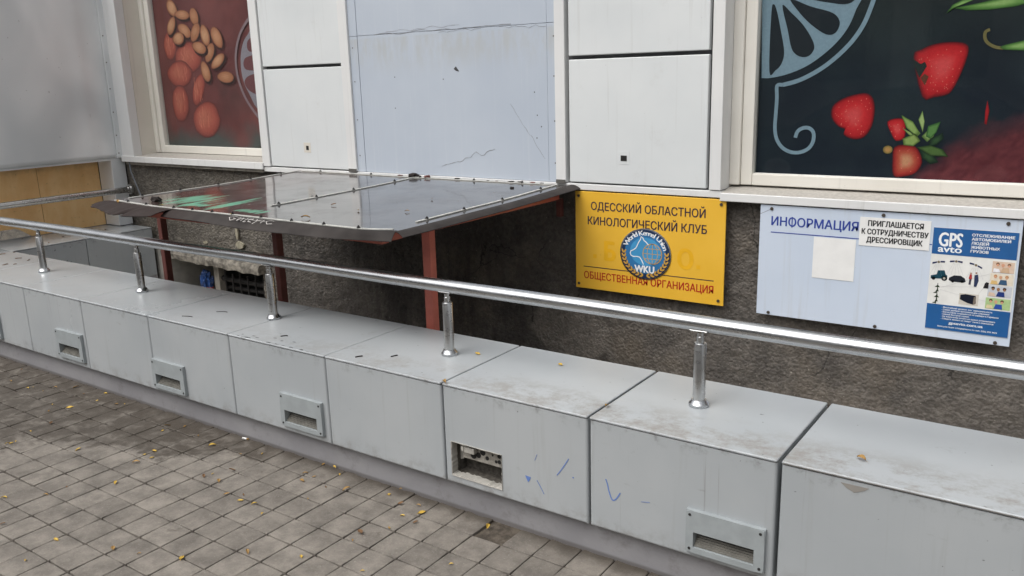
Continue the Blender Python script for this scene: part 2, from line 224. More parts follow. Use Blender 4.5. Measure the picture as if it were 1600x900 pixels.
# ------------------------------------------------------------------ materials
def mat_grey_box():
    t = NT('painted_steel_sheet'); x, y, z = t.sep(); nx, ny, nz = t.nrm()
    up = t.ramp(nz, 0.5, 0.9); fr = t.math('SUBTRACT', 1.0, up)
    big = t.noise(1.7, 4); mid = t.noise(7, 5, 0.6); fine = t.noise(60, 4, 0.6)
    streak = t.noise(1.0, 5, 0.6, scl=(38, 38, 1.6))
    base = t.mix(t.ramp(big, 0.3, 0.7), lin((162,167,170)), lin((172,176,178)))
    # worn brownish band along the front half of the tops, where people sit
    band = t.math('MULTIPLY', t.ramp(y, 0.26, 0.06), t.ramp(x, -3.6, -1.2, 0.25, 1.0))
    dirt = t.math('MULTIPLY', t.math('MULTIPLY', band, up), t.ramp(t.math('ADD', t.math('MULTIPLY', t.noise(5.5, 6, 0.68, scl=(1, 1.7, 1)), 0.6), t.math('MULTIPLY', t.noise(38, 7, 0.75), 0.4)), 0.43, 0.62))
    base = t.mix(t.math('MULTIPLY', dirt, 0.62), base, lin((124,115,104)))
    scuff = t.math('MULTIPLY', t.ramp(t.noise(3.3, 7, 0.75, scl=(1, 3, 3)), 0.60, 0.80), t.math('MULTIPLY', fr, 0.18))
    base = t.mix(scuff, base, lin((120,116,110)))
    st = t.math('MULTIPLY', t.math('MULTIPLY', t.ramp(streak, 0.56, 0.75), fr), 0.25)
    base = t.mix(st, base, lin((140,139,135)))
    # grime just under the lid and at the foot of the fronts, scattered dark specks
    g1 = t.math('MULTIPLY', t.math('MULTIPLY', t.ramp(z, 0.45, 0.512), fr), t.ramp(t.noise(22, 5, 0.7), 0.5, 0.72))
    g2 = t.math('MULTIPLY', t.math('MULTIPLY', t.ramp(z, 0.2, 0.125), fr), t.ramp(t.noise(14, 5, 0.7), 0.42, 0.75))
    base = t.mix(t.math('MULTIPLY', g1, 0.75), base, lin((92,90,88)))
    base = t.mix(t.math('MULTIPLY', g2, 0.6), base, lin((116,110,104)))
    drip = t.math('MULTIPLY', t.math('MULTIPLY', t.ramp(t.noise(1, 3, 0.5, scl=(70, 70, 0.9), loc=(5, 0, 2)), 0.66, 0.72), fr), t.ramp(t.noise(3, 3), 0.45, 0.6))
    base = t.mix(t.math('MULTIPLY', drip, 0.4), base, lin((112,108,104)))
    smear = t.math('MULTIPLY', t.ramp(t.noise(1, 6, 0.7, scl=(9, 9, 24)), 0.63, 0.72), 0.35)
    base = t.mix(smear, base, lin((128,126,124)))
    sp = t.ramp(t.noise(48, 2, 0.5), 0.735, 0.765)
    base = t.mix(t.math('MULTIPLY', sp, 0.6), base, lin((70,68,66)))
    rough = t.ramp(t.math('ADD', x, t.noise(2.2, 5, 0.6)), -4.2, -2.4, 0.19, 0.36)
    rough = t.math('ADD', rough, t.math('MULTIPLY', dirt, 0.25))
    rough = t.math('ADD', rough, t.math('MULTIPLY', fr, 0.08))
    nb = t.bump(t.math('ADD', t.noise(1.6, 1), t.math('MULTIPLY', t.noise(120, 3, 0.6), 0.02)), 0.3, 0.02)
    return t.bsdf(base, rough, 0.0, 0.5, nb)
def mat_plinth():
    t = NT('painted_concrete_plinth'); x, y, z = t.sep()
    base = t.mix(t.ramp(t.noise(3, 5), 0.3, 0.7), lin((138,137,140)), lin((152,151,153)))
    base = t.mix(t.math('MULTIPLY', t.ramp(t.noise(9, 6, 0.7), 0.52, 0.75), 0.5), base, lin((104,100,98)))
    base = t.mix(t.math('MULTIPLY', t.ramp(z, 0.012, 0.0), 0.7), base, lin((100,95,92)))
    base = t.mix(t.math('MULTIPLY', t.ramp(t.noise(26, 5, 0.7), 0.66, 0.74), 0.5), base, lin((80,76,74)))
    return t.bsdf(base, 0.6, 0, 0.35, t.bump(t.noise(45, 5, 0.7), 0.35, 0.004))
def mat_stone():
    t = NT('dark_roughcast'); x, y, z = t.sep()
    big = t.noise(1.3, 5, 0.6); mid = t.noise(5, 6, 0.65); fine = t.noise(55, 5, 0.7)
    c = t.mix(t.ramp(mid, 0.3, 0.72), lin((86,82,78)), lin((118,112,105)))
    c = t.mix(t.math('MULTIPLY', t.ramp(big, 0.50, 0.68), 0.5), c, lin((134,122,106)))
    # the far left stretch is greyer, bare mortar with light blotches
    left = t.ramp(x, -4.75, -5.1)
    c = t.mix(t.math('MULTIPLY', left, 0.5), c, t.mix(t.ramp(t.noise(9, 6, 0.7), 0.35, 0.66), lin((100,96,88)), lin((140,134,122))))
    # a bald, paler patch of render low on the wall
    px = t.math('DIVIDE', t.math('SUBTRACT', x, -2.38), 0.26); pz = t.math('DIVIDE', t.math('SUBTRACT', z, 0.22), 0.17)
    pr = t.math('ADD', t.math('ADD', t.math('MULTIPLY', px, px), t.math('MULTIPLY', pz, pz)), t.math('MULTIPLY', t.noise(6, 4), 0.8))
    c = t.mix(t.ramp(pr, 1.5, 1.2, 0.0, 0.6), c, lin((150,143,134)))
    # black damp streaks running down below the canopy
    stretch = t.math('MULTIPLY', t.ramp(x, -4.95, -4.7), t.ramp(x, -2.45, -2.95))
    sk = t.math('MULTIPLY', stretch, t.ramp(t.noise(1, 5, 0.6, scl=(9, 1, 1.1)), 0.42, 0.66, 0.0, 0.6))
    c = t.mix(sk, c, lin((60,57,54)))
    grit = t.ramp(t.noise(48, 8, 0.75), 0.28, 0.72, 0.68, 1.3)
    c = t.mix(1.0, c, t.mix(1.0, (1, 1, 1), grit, 'MULTIPLY'), 'MULTIPLY')
    c = t.mix(t.ramp(t.noise(85, 2, 0.5, loc=(2, 5, 1)), 0.70, 0.76), c, lin((165,158,148)))
    ck = t.n('ShaderNodeTexVoronoi', feature='DISTANCE_TO_EDGE'); ck.inputs['Scale'].default_value = 1.6
    wv = t.n('ShaderNodeMapping'); t.l(t.P(), wv.inputs['Vector']); ad = t.n('ShaderNodeMix', data_type='RGBA', blend_type='ADD'); ad.inputs[0].default_value = 0.25
    nn = t.n('ShaderNodeTexNoise'); nn.inputs['Scale'].default_value = 5; nn.inputs['Detail'].default_value = 5; t.l(t.P(), nn.inputs['Vector']); t.l(wv.outputs[0], ad.inputs[6]); t.l(nn.outputs['Color'], ad.inputs[7]); t.l(ad.outputs[2], ck.inputs['Vector'])
    c = t.mix(t.math('MULTIPLY', t.ramp(ck.outputs['Distance'], 0.006, 0.002), t.ramp(t.noise(1.4, 2), 0.5, 0.56, 0, 0.8)), c, lin((48,45,42)))
    vo = t.n('ShaderNodeTexVoronoi', feature='SMOOTH_F1'); vo.inputs['Scale'].default_value = 62; vo.inputs['Smoothness'].default_value = 0.4
    mpv = t.n('ShaderNodeMapping'); t.l(t.P(), mpv.inputs['Vector']); t.l(mpv.outputs[0], vo.inputs['Vector'])
    h = t.math('ADD', t.math('MULTIPLY', t.noise(36, 8, 0.72), 1.1), t.math('SUBTRACT', t.math('MULTIPLY', t.noise(95, 4, 0.6), 0.5), t.math('MULTIPLY', vo.outputs['Distance'], 0.55)))
    return t.bsdf(c, 0.72, 0, 0.4, t.bump(h, 1.0, 0.020))
def mat_paver():
    t = NT('concrete_pavers'); x, y, z = t.sep()
    at = t.n('ShaderNodeAttribute', attribute_name='print')
    c = t.mix(t.ramp(t.noise(9, 6, 0.7), 0.3, 0.72), lin((104,99,93)), lin((140,134,126)))
    c = t.mix(1.0, c, at.outputs['Color'], 'MULTIPLY')
    c = t.mix(t.math('MULTIPLY', t.ramp(t.noise(120, 3, 0.6), 0.56, 0.74), 0.4), c, lin((164,158,150)))
    c = t.mix(t.math('MULTIPLY', t.ramp(t.noise(150, 3, 0.6, loc=(3, 1, 2)), 0.55, 0.74), 0.4), c, lin((84,78,72)))
    # soiled, damp patch near the left and along the plinth
    lim = t.math('ADD', -0.56, t.math('MULTIPLY', t.math('ADD', x, 3.9), 0.46))
    a = t.math('ADD', t.math('SUBTRACT', y, lim), t.math('ADD', t.math('MULTIPLY', t.math('SUBTRACT', t.noise(3.2, 4, 0.6), 0.5), 0.6), t.math('MULTIPLY', t.math('SUBTRACT', t.noise(19, 8, 0.75), 0.5), 0.55)))
    patch = t.math('MULTIPLY', t.ramp(a, -0.02, 0.09), t.ramp(x, -2.75, -3.0))
    patch = t.math('MULTIPLY', patch, t.ramp(t.noise(11, 8, 0.75), 0.34, 0.54, 0.25, 1.0))
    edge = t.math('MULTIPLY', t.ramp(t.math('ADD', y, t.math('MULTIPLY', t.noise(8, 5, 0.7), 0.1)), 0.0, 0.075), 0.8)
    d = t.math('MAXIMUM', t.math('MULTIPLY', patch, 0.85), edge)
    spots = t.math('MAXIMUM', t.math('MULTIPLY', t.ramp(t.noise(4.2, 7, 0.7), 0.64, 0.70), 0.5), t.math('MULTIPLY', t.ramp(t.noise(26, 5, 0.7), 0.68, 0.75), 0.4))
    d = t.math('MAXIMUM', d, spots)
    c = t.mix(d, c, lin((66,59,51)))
    rough = t.math('SUBTRACT', 0.75, t.math('MULTIPLY', d, 0.3))
    return t.bsdf(c, rough, 0, 0.35, t.bump(t.math('ADD', t.noise(140, 5, 0.75), t.math('MULTIPLY', t.noise(25, 4), 0.8)), 0.55, 0.004))
def mat_joint():
    t = NT('dirt_joint')
    c = t.mix(t.ramp(t.noise(30, 5, 0.7), 0.35, 0.65), lin((66,60,53)), lin((98,90,80)))
    return t.bsdf(c, 0.85, 0, 0.3, t.bump(t.noise(160, 4, 0.7), 0.6, 0.004))
def mat_white(name, c1, c2, spec=0.5, rough=0.4):
    t = NT(name)
    c = t.mix(t.ramp(t.noise(1.4, 4), 0.3, 0.7), lin(c1), lin(c2))
    c = t.mix(t.math('MULTIPLY', t.ramp(t.noise(1, 5, 0.6, scl=(30, 30, 1.2)), 0.56, 0.8), 0.3), c, lin((168,166,160)))
    c = t.mix(t.math('MULTIPLY', t.ramp(t.noise(2.5, 7, 0.75), 0.56, 0.74), 0.3), c, lin((178,176,168)))
    c = t.mix(t.math('MULTIPLY', t.ramp(t.noise(60, 3, 0.6), 0.72, 0.78), 0.35), c, lin((130,126,120)))
    return t.bsdf(c, rough, 0, spec, t.bump(t.noise(2.2, 2), 0.3, 0.012))
def mat_blue_panel():
    t = NT('pale_blue_cladding'); x, y, z = t.sep()
    c = t.mix(t.ramp(t.noise(1.1, 4), 0.3, 0.7), lin((182,191,203)), lin((192,200,210)))
    # washed-out dust below the joint at z 1.86
    d = t.math('MULTIPLY', t.ramp(z, 1.86, 1.84), t.ramp(z, 1.60, 1.80))
    d = t.math('MULTIPLY', d, t.ramp(t.noise(1, 5, 0.65, scl=(16, 1, 6)), 0.35, 0.7))
    c = t.mix(t.math('MULTIPLY', d, 0.7), c, lin((180,183,183)))
    d2 = t.math('MULTIPLY', t.ramp(t.noise(1, 4, 0.6, scl=(55, 1, 1.5)), 0.55, 0.8), 0.22)
    c = t.mix(d2, c, lin((214,217,220)))
    c = t.mix(t.math('MULTIPLY', t.ramp(t.noise(18, 6, 0.75, loc=(4, 0, 1)), 0.70, 0.76), 0.4), c, lin((150,150,150)))
    return t.bsdf(c, 0.45, 0, 0.4, t.bump(t.noise(2.5, 2), 0.12, 0.01))
def mat_steel(name='polished_steel', base=(196,198,200), r0=0.22, r1=0.34, drops=0.2):
    t = NT(name)
    sc = t.noise(1, 5, 0.7, scl=(5, 60, 60)); wet = t.noise(170, 3, 0.6)
    rough = t.math('ADD', t.ramp(sc, 0.3, 0.7, r0, r1), 0.0)
    b = t.bump(t.ramp(wet, 0.62, 0.70), drops, 0.0012)
    c = t.mix(t.ramp(t.noise(6, 4), 0.3, 0.7), lin(tuple(int(v*0.95) for v in base)), lin(base))
    return t.bsdf(c, rough, 1.0, 0.5, b)
def mat_canopy():
    t = NT('wet_dark_sheet'); x, y, z = t.sep()
    c = t.mix(t.ramp(t.noise(4, 5), 0.3, 0.7), lin((58,56,56)), lin((78,75,74)))
    # browner left end and sprayed green paint
    c = t.mix(t.math('MULTIPLY', t.ramp(t.math('ADD', x, t.math('MULTIPLY', t.noise(3, 4), 0.5)), -3.45, -3.75), 0.8), c, lin((72,52,48)))
    v = t.math('ADD', x, t.math('MULTIPLY', y, 0.12))
    cb = t.n('ShaderNodeCombineXYZ'); t.l(v, cb.inputs[0]); t.l(y, cb.inputs[1])
    rays = t.noise(1, 4, 0.6, vec=cb.outputs[0], scl=(24, 2.2, 1))
    def blob(cx, cy, rx, ry):
        a = t.math('DIVIDE', t.math('SUBTRACT', x, cx), rx); b = t.math('DIVIDE', t.math('SUBTRACT', y, cy), ry)
        return t.math('SUBTRACT', 1.0, t.math('ADD', t.math('MULTIPLY', a, a), t.math('MULTIPLY', b, b)))
    bl = t.math('MAXIMUM', t.math('MAXIMUM', blob(-3.98, 0.44, 0.27, 0.24), blob(-3.66, 0.44, 0.10, 0.26)), t.math('MAXIMUM', blob(-3.80, 0.34, 0.30, 0.06), blob(-3.34, 0.33, 0.14, 0.07)))
    gm = t.ramp(t.math('ADD', t.math('MULTIPLY', bl, 0.7), t.math('MULTIPLY', t.math('SUBTRACT', rays, 0.52), 2.4)), 0.22, 0.75)
    gm = t.math('MULTIPLY', gm, t.ramp(bl, 0.0, 0.15))
    c = t.mix(t.math('MULTIPLY', gm, 0.62), c, lin((112,206,170)))
    dust = t.math('MULTIPLY', t.ramp(t.noise(14, 6, 0.75), 0.58, 0.72), 0.35)
    c = t.mix(dust, c, lin((104,100,94)))
    rough = t.ramp(t.noise(5, 5, 0.65), 0.38, 0.66, 0.08, 0.24)
    rough = t.math('ADD', rough, t.math('MULTIPLY', dust, 0.5)); rough = t.math('ADD', rough, t.math('MULTIPLY', gm, 0.4))
    h = t.math('ADD', t.noise(1.6, 2), t.math('MULTIPLY', t.noise(5, 2), 0.15))
    return t.bsdf(c, rough, 0.0, 0.85, t.bump(h, 0.25, 0.012), coat=0.5, coat_r=0.04)
def mat_flange():
    t = NT('weathered_dark_edge'); x, y, z = t.sep()
    c = t.mix(t.ramp(t.noise(6, 5), 0.3, 0.7), lin((52,49,48)), lin((68,64,62)))
    c = t.mix(t.math('MULTIPLY', t.ramp(t.math('ADD', x, t.math('MULTIPLY', t.noise(4, 4), 0.4)), -3.3, -3.6), 0.8), c, lin((55,47,45)))
    return t.bsdf(c, t.ramp(t.noise(8, 4), 0.3, 0.7, 0.6, 0.75), 0, 0.1, t.bump(t.noise(5, 3), 0.3, 0.01))
def mat_kiosk():
    t = NT('dull_galvanised_sheet'); x, y, z = t.sep()
    n = t.noise(1.2, 3, 0.42, dist=0.4, scl=(1, 1.3, 0.7))  # broad pale clouding in the colour imitates a blurred bright reflection
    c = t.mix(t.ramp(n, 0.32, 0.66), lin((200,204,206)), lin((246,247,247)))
    c = t.mix(t.math('MULTIPLY', t.ramp(t.noise(38, 2), 0.74, 0.77), 0.4), c, lin((100,98,96)))
    return t.bsdf(c, t.ramp(t.noise(2, 3), 0.3, 0.7, 0.38, 0.46), 0.12, 0.5, t.bump(t.noise(1.3, 1), 0.25, 0.03))
def mat_wood():
    t = NT('stained_plywood'); x, y, z = t.sep()
    g = t.noise(1, 6, 0.65, scl=(3, 9, 3), dist=0.4)
    c = t.mix(t.ramp(g, 0.3, 0.7), lin((236,190,130)), lin((244,206,150)))
    c = t.mix(t.math('MULTIPLY', t.ramp(t.noise(2.4, 5, 0.6), 0.45, 0.75), 0.5), c, lin((206,156,98)))
    c = t.mix(t.math('MULTIPLY', t.ramp(t.noise(24, 6, 0.75), 0.60, 0.70), 0.55), c, lin((110,86,60)))
    c = t.mix(t.math('MULTIPLY', t.ramp(t.math('ADD', z, t.math('MULTIPLY', t.noise(9, 5, 0.7), 0.1)), 1.02, 1.09), 0.5), c, lin((110,92,74)))
    return t.bsdf(c, 0.6, 0, 0.35, t.bump(t.noise(40, 4), 0.2, 0.003))
def mat_yellow():
    t = NT('yellow_sign_panel')
    c = t.mix(t.ramp(t.noise(2.5, 4), 0.3, 0.7), lin((228,178,56)), lin((236,186,66)))
    c = t.mix(t.math('MULTIPLY', t.ramp(t.noise(30, 5, 0.7), 0.68, 0.76), 0.3), c, lin((160,120,50)))
    return t.bsdf(c, 0.35, 0, 0.45)
def mat_print(name, rough, coat):
    t = NT(name); at = t.n('ShaderNodeAttribute', attribute_name='print')
    n = t.noise(90, 4, 0.6)
    c = t.mix(1.0, at.outputs['Color'], t.mix(t.ramp(n, 0.3, 0.7), (0.93,0.93,0.93), (1.06,1.06,1.06)), 'MULTIPLY')
    return t.bsdf(c, rough, 0, 0.2, coat=coat)
def mat_glass():
    t = NT('window_glass')
    fr = t.n('ShaderNodeFresnel'); fr.inputs['IOR'].default_value = 1.5
    tr = t.n('ShaderNodeBsdfTransparent'); tr.inputs[0].default_value = (0.93, 0.95, 0.95, 1)
    gl = t.n('ShaderNodeBsdfGlossy'); gl.inputs['Roughness'].default_value = 0.03
    t.l(t.bump(t.noise(1.2, 2), 0.05, 0.02), gl.inputs['Normal'])
    mx = t.n('ShaderNodeMixShader'); t.P(); t.l(t.math('MULTIPLY', fr.outputs[0], t.math('SUBTRACT', 1.0, t.pos.outputs['Backfacing'])), mx.inputs[0]); t.l(tr.outputs[0], mx.inputs[1]); t.l(gl.outputs[0], mx.inputs[2])
    t.l(mx.outputs[0], t.out.inputs['Surface']); return t.m
def mat_asphalt():
    t = NT('street_asphalt')
    c = t.mix(t.ramp(t.noise(3, 6, 0.7), 0.3, 0.7), lin((60,60,61)), lin((78,77,76)))
    return t.bsdf(c, 0.6, 0, 0.4, t.bump(t.noise(120, 3), 0.5, 0.005))

GREY = mat_grey_box(); PLINTH = mat_plinth(); STONE = mat_stone(); PAVER = mat_paver(); JOINT = mat_joint()
WHITE = mat_white('white_cladding', (212,216,217), (222,225,225)); TRIM = mat_white('white_trim', (218,219,219), (228,228,226))
CREAM = mat_white('cream_reveal', (212,207,196), (222,217,207), 0.3, 0.55); FRAMEW = mat_white('window_frame_paint', (222,218,208), (232,229,221))
BLUEP = mat_blue_panel(); STEEL = mat_steel(); STEELP = mat_steel('brushed_post_steel', (206,206,205), 0.26, 0.32, 0.0)
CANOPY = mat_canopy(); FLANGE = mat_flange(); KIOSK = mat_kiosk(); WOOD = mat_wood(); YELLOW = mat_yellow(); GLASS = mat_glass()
PRINTW = mat_print('window_print_ink', 0.6, 0.0); PRINTP = mat_print('poster_ink', 0.35, 0.2); ASPH = mat_asphalt()
DARK = plain('black_gap', (26,25,25), 0.8); DARKM = plain('dark_iron', (48,46,46), 0.55, 0.3)
RED = plain('red_oxide_paint', (178,98,84), 0.5, 0, 0.4, 0.14, 9); REDD = plain('old_red_oxide_paint', (98,56,50), 0.6, 0, 0.3, 0.2, 12)
GALV = plain('galvanised_strip', (196,196,190), 0.5, 0.1, 0.5, 0.15, 20); SCREW = plain('screw_head', (92,84,76), 0.45, 0.6)
CONC = plain('bare_concrete', (150,145,136), 0.85, 0, 0.3, 0.22, 16); PLAST = plain('old_whitewash', (166,163,156), 0.8, 0, 0.3, 0.15, 10)
LIGHTC = plain('light_fitting_paint', (152,158,160), 0.45, 0, 0.4, 0.06, 20); DIFF = plain('ribbed_diffuser', (120,118,112), 0.5, 0, 0.4, 0.15, 30)
INFO = mat_white('pale_blue_board', (196,208,224), (206,216,230), 0.45, 0.3); PAPER = plain('white_paper', (232,232,230), 0.6, 0, 0.3, 0.03)
NAVY = plain('dark_navy_lettering', (52,38,60), 0.4); REDT = plain('red_lettering', (178,38,30), 0.4); BLUET = plain('blue_lettering', (44,66,150), 0.4); BLACKT = plain('black_lettering', (30,30,32), 0.5)
CHROME = plain('chrome_ring', (200,202,205), 0.18, 1.0); EMB_D = plain('emblem_navy', (32,52,84), 0.3); EMB_B = plain('emblem_blue', (70,150,200), 0.3); EMB_M = plain('emblem_mid_blue', (52,116,168), 0.3)
WHITET = plain('white_lettering', (236,238,240), 0.4); GOLD = plain('gold_print', (206,160,70), 0.4); GHOST = plain('faded_yellow_letter', (232,176,30), 0.5)
PBLUE = plain('poster_blue', (38,92,150), 0.3, 0, 0.5); PWHITE = plain('poster_white', (228,228,224), 0.3, 0, 0.5)
GRIME = plain('grimy_broken_concrete', (124,119,110), 0.9, 0, 0.3, 0.55, 22); INK = plain('blue_pen_ink', (98,126,186), 0.6); SLAB = plain('concrete_sill', (168,164,157), 0.85, 0, 0.3, 0.12, 60)
LEAFM = [plain('yellow_leaf', (190,158,66), 0.55, 0, 0.4, 0.15, 60), plain('ochre_leaf', (150,118,66), 0.6, 0, 0.4, 0.18, 60), plain('brown_leaf', (112,84,58), 0.7, 0, 0.3, 0.2, 60)]
DEBR = plain('dark_debris', (44,38,36), 0.8, 0, 0.3, 0.3, 60)
BAGB = plain('blue_plastic', (40,70,124), 0.3, 0, 0.5, 0.3, 25); BAGR = plain('red_print_plastic', (190,86,78), 0.35, 0, 0.5, 0.2, 25)

# ------------------------------------------------------------------ ground, pavement, street
mb = MB(); mb.box(-150, 150, -4.2, 0.6, -0.30, -0.012); struct('ground', mb, JOINT)
mb = MB(); mb.add([(-300,-300,-0.15),(300,-300,-0.15),(300,-4.35,-0.15),(-300,-4.35,-0.15)], [(0,1,2,3)]); struct('road', mb, ASPH)
mb = MB(); mb.bbox(-150, 150, -4.35, -4.2, -0.3, 0.004, 0.015); struct('kerb', mb, CONC)
mb = MB(); mb.box(-150, 150, 0.52, 1.66, -0.45, -0.15); struct('pit_floor', mb, plain('pale_bounce_concrete', (196,192,184), 0.85))  # unseen floor, set high and made pale to bounce light into the pit
# concrete pavers, one sheet of individually laid blocks
mb = MB(); rnd = random.Random(3)
PX, PY = 0.1285, 0.1335
def jit(i, j, k): 
    q = noise.noise_vector(Vector((i*1.7+k*9.1, j*1.3, k*3.7)))
    return q
missing = {(10, 4)}
for i in range(-34, 30):
    for j in range(-19, 6):
        x0 = -2.386 + i*PX; y0 = -0.632 + j*PY; x1, y1 = x0+PX, y0+PY
        if y0 > 0.02: continue
        cut = y1 > 0.035
        y1 = min(y1, 0.037)
        cxm, cym = (x0+x1)/2, (y0+y1)/2
        if -1.74 < cxm < -1.62 and cym > -0.10: continue
        g = 0.0015; q = jit(i, j, 0); tz = q.x*0.0022; sx = q.y*0.018; sy = q.z*0.018
        ox, oy = q.z*0.0012, q.x*0.0012
        pts = []
        nn = 3 if not cut else 7
        loop = []
        for e in range(4):
            c0 = [(x0+g,y0+g),(x1-g,y0+g),(x1-g,y1-g),(x0+g,y1-g)][e]; c1 = [(x1-g,y0+g),(x1-g,y1-g),(x0+g,y1-g),(x0+g,y0+g)][e]
            for k in range(nn):
                tt = k/nn; px, py = c0[0]+(c1[0]-c0[0])*tt, c0[1]+(c1[1]-c0[1])*tt
                nz_ = noise.noise(Vector((px*55, py*55, 1.3)))*0.0016
                dx, dy = cxm-px, cym-py; L = math.hypot(dx, dy)
                pull = 0.0004 + nz_*0.8 + (0.0026 if k == 0 else 0.0)
                if cut and e == 2: pull += 0.012*max(0, noise.noise(Vector((px*18, 4.1, 0)))+0.35)
                loop.append((px+dx/L*pull+ox, py+dy/L*pull+oy))
        n = len(loop); col = 0.93 + 0.18*(rnd.random()-0.5) ; cc = (col*1.01, col, col*0.985)
        def zz(px, py): return tz + (px-cxm)*sx + (py-cym)*sy
        inn = [(p[0]+(cxm-p[0])*0.035, p[1]+(cym-p[1])*0.035) for p in loop]
        vs = [(p[0], p[1], -0.02) for p in loop] + [(p[0], p[1], zz(*p)-0.0016) for p in loop] + [(p[0], p[1], zz(*p)) for p in inn]
        fs = []
        for k in range(n):
            fs.append((k, (k+1) % n, n+(k+1) % n, n+k)); fs.append((n+k, n+(k+1) % n, 2*n+(k+1) % n, 2*n+k))
        fs.append(tuple(2*n+k for k in range(n)))
        mb.add(vs, fs, [cc]*len(vs))
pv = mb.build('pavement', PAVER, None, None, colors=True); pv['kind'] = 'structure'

# ------------------------------------------------------------------ dark roughcast wall
def wall_noise(x, z):
    p = Vector((x, 0, z))
    return (noise.fractal(p*2.2, 0.9, 2.1, 4)*0.012 + noise.fractal(p*13, 0.8, 2.0, 4)*0.0075
            + max(0, noise.noise(p*30+Vector((3, 1, 2))))*0.006 + noise.noise(p*52)*0.0035)
OX0, OX1, OZ0, OZ1 = -6.10, -4.985, -0.12, 0.29
mb = MB(); XS = []; x = -7.6
while x < 1.9: XS.append(x); x += 0.0115 if -6.3 < x < 0.2 else 0.03
ZS = [-0.40+0.0115*k for k in range(int(1.43/0.0115)+1)]; ZS[-1] = 1.035
def snap(L, v):
    k = min(range(len(L)), key=lambda q: abs(L[q]-v)); L[k] = v; return k
a0, a1, b0, b1 = snap(XS, OX0), snap(XS, OX1), snap(ZS, OZ0), snap(ZS, OZ1)
nx, nz = len(XS), len(ZS); vs = []
for k, z in enumerate(ZS):
    for i, x in enumerate(XS): vs.append((x, 1.638 - wall_noise(x, z), z))
fs = []
for k in range(nz-1):
    for i in range(nx-1):
        if a0 <= i < a1 and b0 <= k < b1: continue
        fs.append((k*nx+i, k*nx+i+1, (k+1)*nx+i+1, (k+1)*nx+i))
mb.add(vs, fs)
base = thing('base_wall', (-3.0, 1.63, -0.4), 'dark grey roughcast base wall below the white cladding, behind the signs and canopy', 'wall')
mb.build('roughcast', STONE, base, 180)
mb = MB()
mb.box(OX0-0.2, OX0, 1.63, 2.2, OZ0-0.1, OZ1+0.1)
mb.build('whitewashed_jamb', PLAST, base)
mb = MB(); mb.box(OX1, OX1+0.1, 1.655, 2.2, OZ0, OZ1); mb.box(OX0, OX1, 1.655, 2.2, OZ1+0.004, OZ1+0.06); mb.box(OX0, OX1, 2.1, 2.2, OZ0, OZ1); mb.box(OX0, OX1, 1.66, 2.2, OZ0-0.06, OZ0-0.002)
mb.build('recess_lining', DARK, base)
# broken concrete lintel
mb = MB(); n = 44; top = []; bot = []
for k in range(n+1):
    x = -6.16 + (1.20)*k/n
    zt = 0.350 - 0.02*k/n + 0.012*noise.noise(Vector((x*9, 0, 1))); zb = 0.286 - 0.026*k/n + 0.014*noise.noise(Vector((x*11, 3, 1)))
    d = 0.03 + 0.012*noise.noise(Vector((x*8, 7, 2)))
    top.append((x, zt, d)); bot.append((x, zb, d))
vs = []
for (x, zt, d), (_, zb, _) in zip(top, bot): vs += [(x, 1.60-d*0.3, zt), (x, 1.605-d, (zt+zb)/2+0.01), (x, 1.61-d, zb), (x, 1.75, zb+0.01), (x, 1.75, zt)]
fs = []
for k in range(n):
    for q in range(5): fs.append((k*5+q, (k+1)*5+q, (k+1)*5+(q+1) % 5, k*5+(q+1) % 5))
fs += [(0,1,2,3,4), (n*5+4,n*5+3,n*5+2,n*5+1,n*5)]
mb.add(vs, fs); lint = mb.build('lintel', GRIME, base, 40)
mb = MB(); mb.box(-5.66, -5.60, 1.70, 1.76, OZ0, OZ1)
mb.build('window_mullion', CONC, base)
mb = MB()
for k in range(6):
    x = -5.52 + 0.09*k
    pth = [(x+0.008*noise.noise(Vector((x*50, zq*20, 0))), 1.70, 0.03+zq*0.27-0.1*(k % 2)) for zq in [j/8 for j in range(9)]]
    mb.tube(pth, 0.007, 6)
mb.tube([(-5.6, 1.74, 0.14), (-4.99, 1.74, 0.14)], 0.022, 10); mb.tube([(-5.6, 1.78, 0.06), (-4.99, 1.78, 0.07)], 0.016, 10)
mb.build('rusted_grating', DARKM, base, 40)
# pale mortar drip on the wall
mb = MB()
for (cx, cz, rx, rz, sd) in ((-5.225, 0.545, 0.014, 0.05, 1), (-5.205, 0.455, 0.045, 0.026, 2), (-5.62, 0.44, 0.02, 0.012, 4)):
    pts = [(cx+rx*math.cos(a)*(1+0.3*noise.noise(Vector((math.cos(a)*1.5, math.sin(a)*1.5, sd)))), cz+rz*math.sin(a)*(1+0.3*noise.noise(Vector((math.cos(a)*1.5, math.sin(a)*1.5, sd))))) for a in [2*PI*k/20 for k in range(20)]]
    mb.poly(pts, 1.6235, 0.012)
mb.build('mortar_drip', plain('pale_mortar', (154,148,130), 0.85, 0, 0.3, 0.2, 40), base)

# ------------------------------------------------------------------ shop building above
bld = thing('shop_building', (-2.4, 1.6, 1.03), 'white clad shop front with two printed windows above the dark base wall', 'building')
mb = MB(); mb.box(-9.0, 5.0, 1.95, 2.4, 1.0, 4.5); mb.box(-9, 5, 1.7, 2.4, 3.2, 4.5)
mb.build('structural_wall', WHITE, bld)
for xa, xb in ((1.9, 5.0), (-9, -7.6)):
    mb = MB(); mb.box(xa, xb, 1.64, 1.9, -0.4, 1.03); mb.build('end_base', STONE, bld)
def panel(nm, x0, x1, z0, z1, y0, m, b=0.004): 
    q = MB(); q.bbox(x0, x1, y0, y0+0.03, z0, z1, b); return q.build(nm, m, bld)
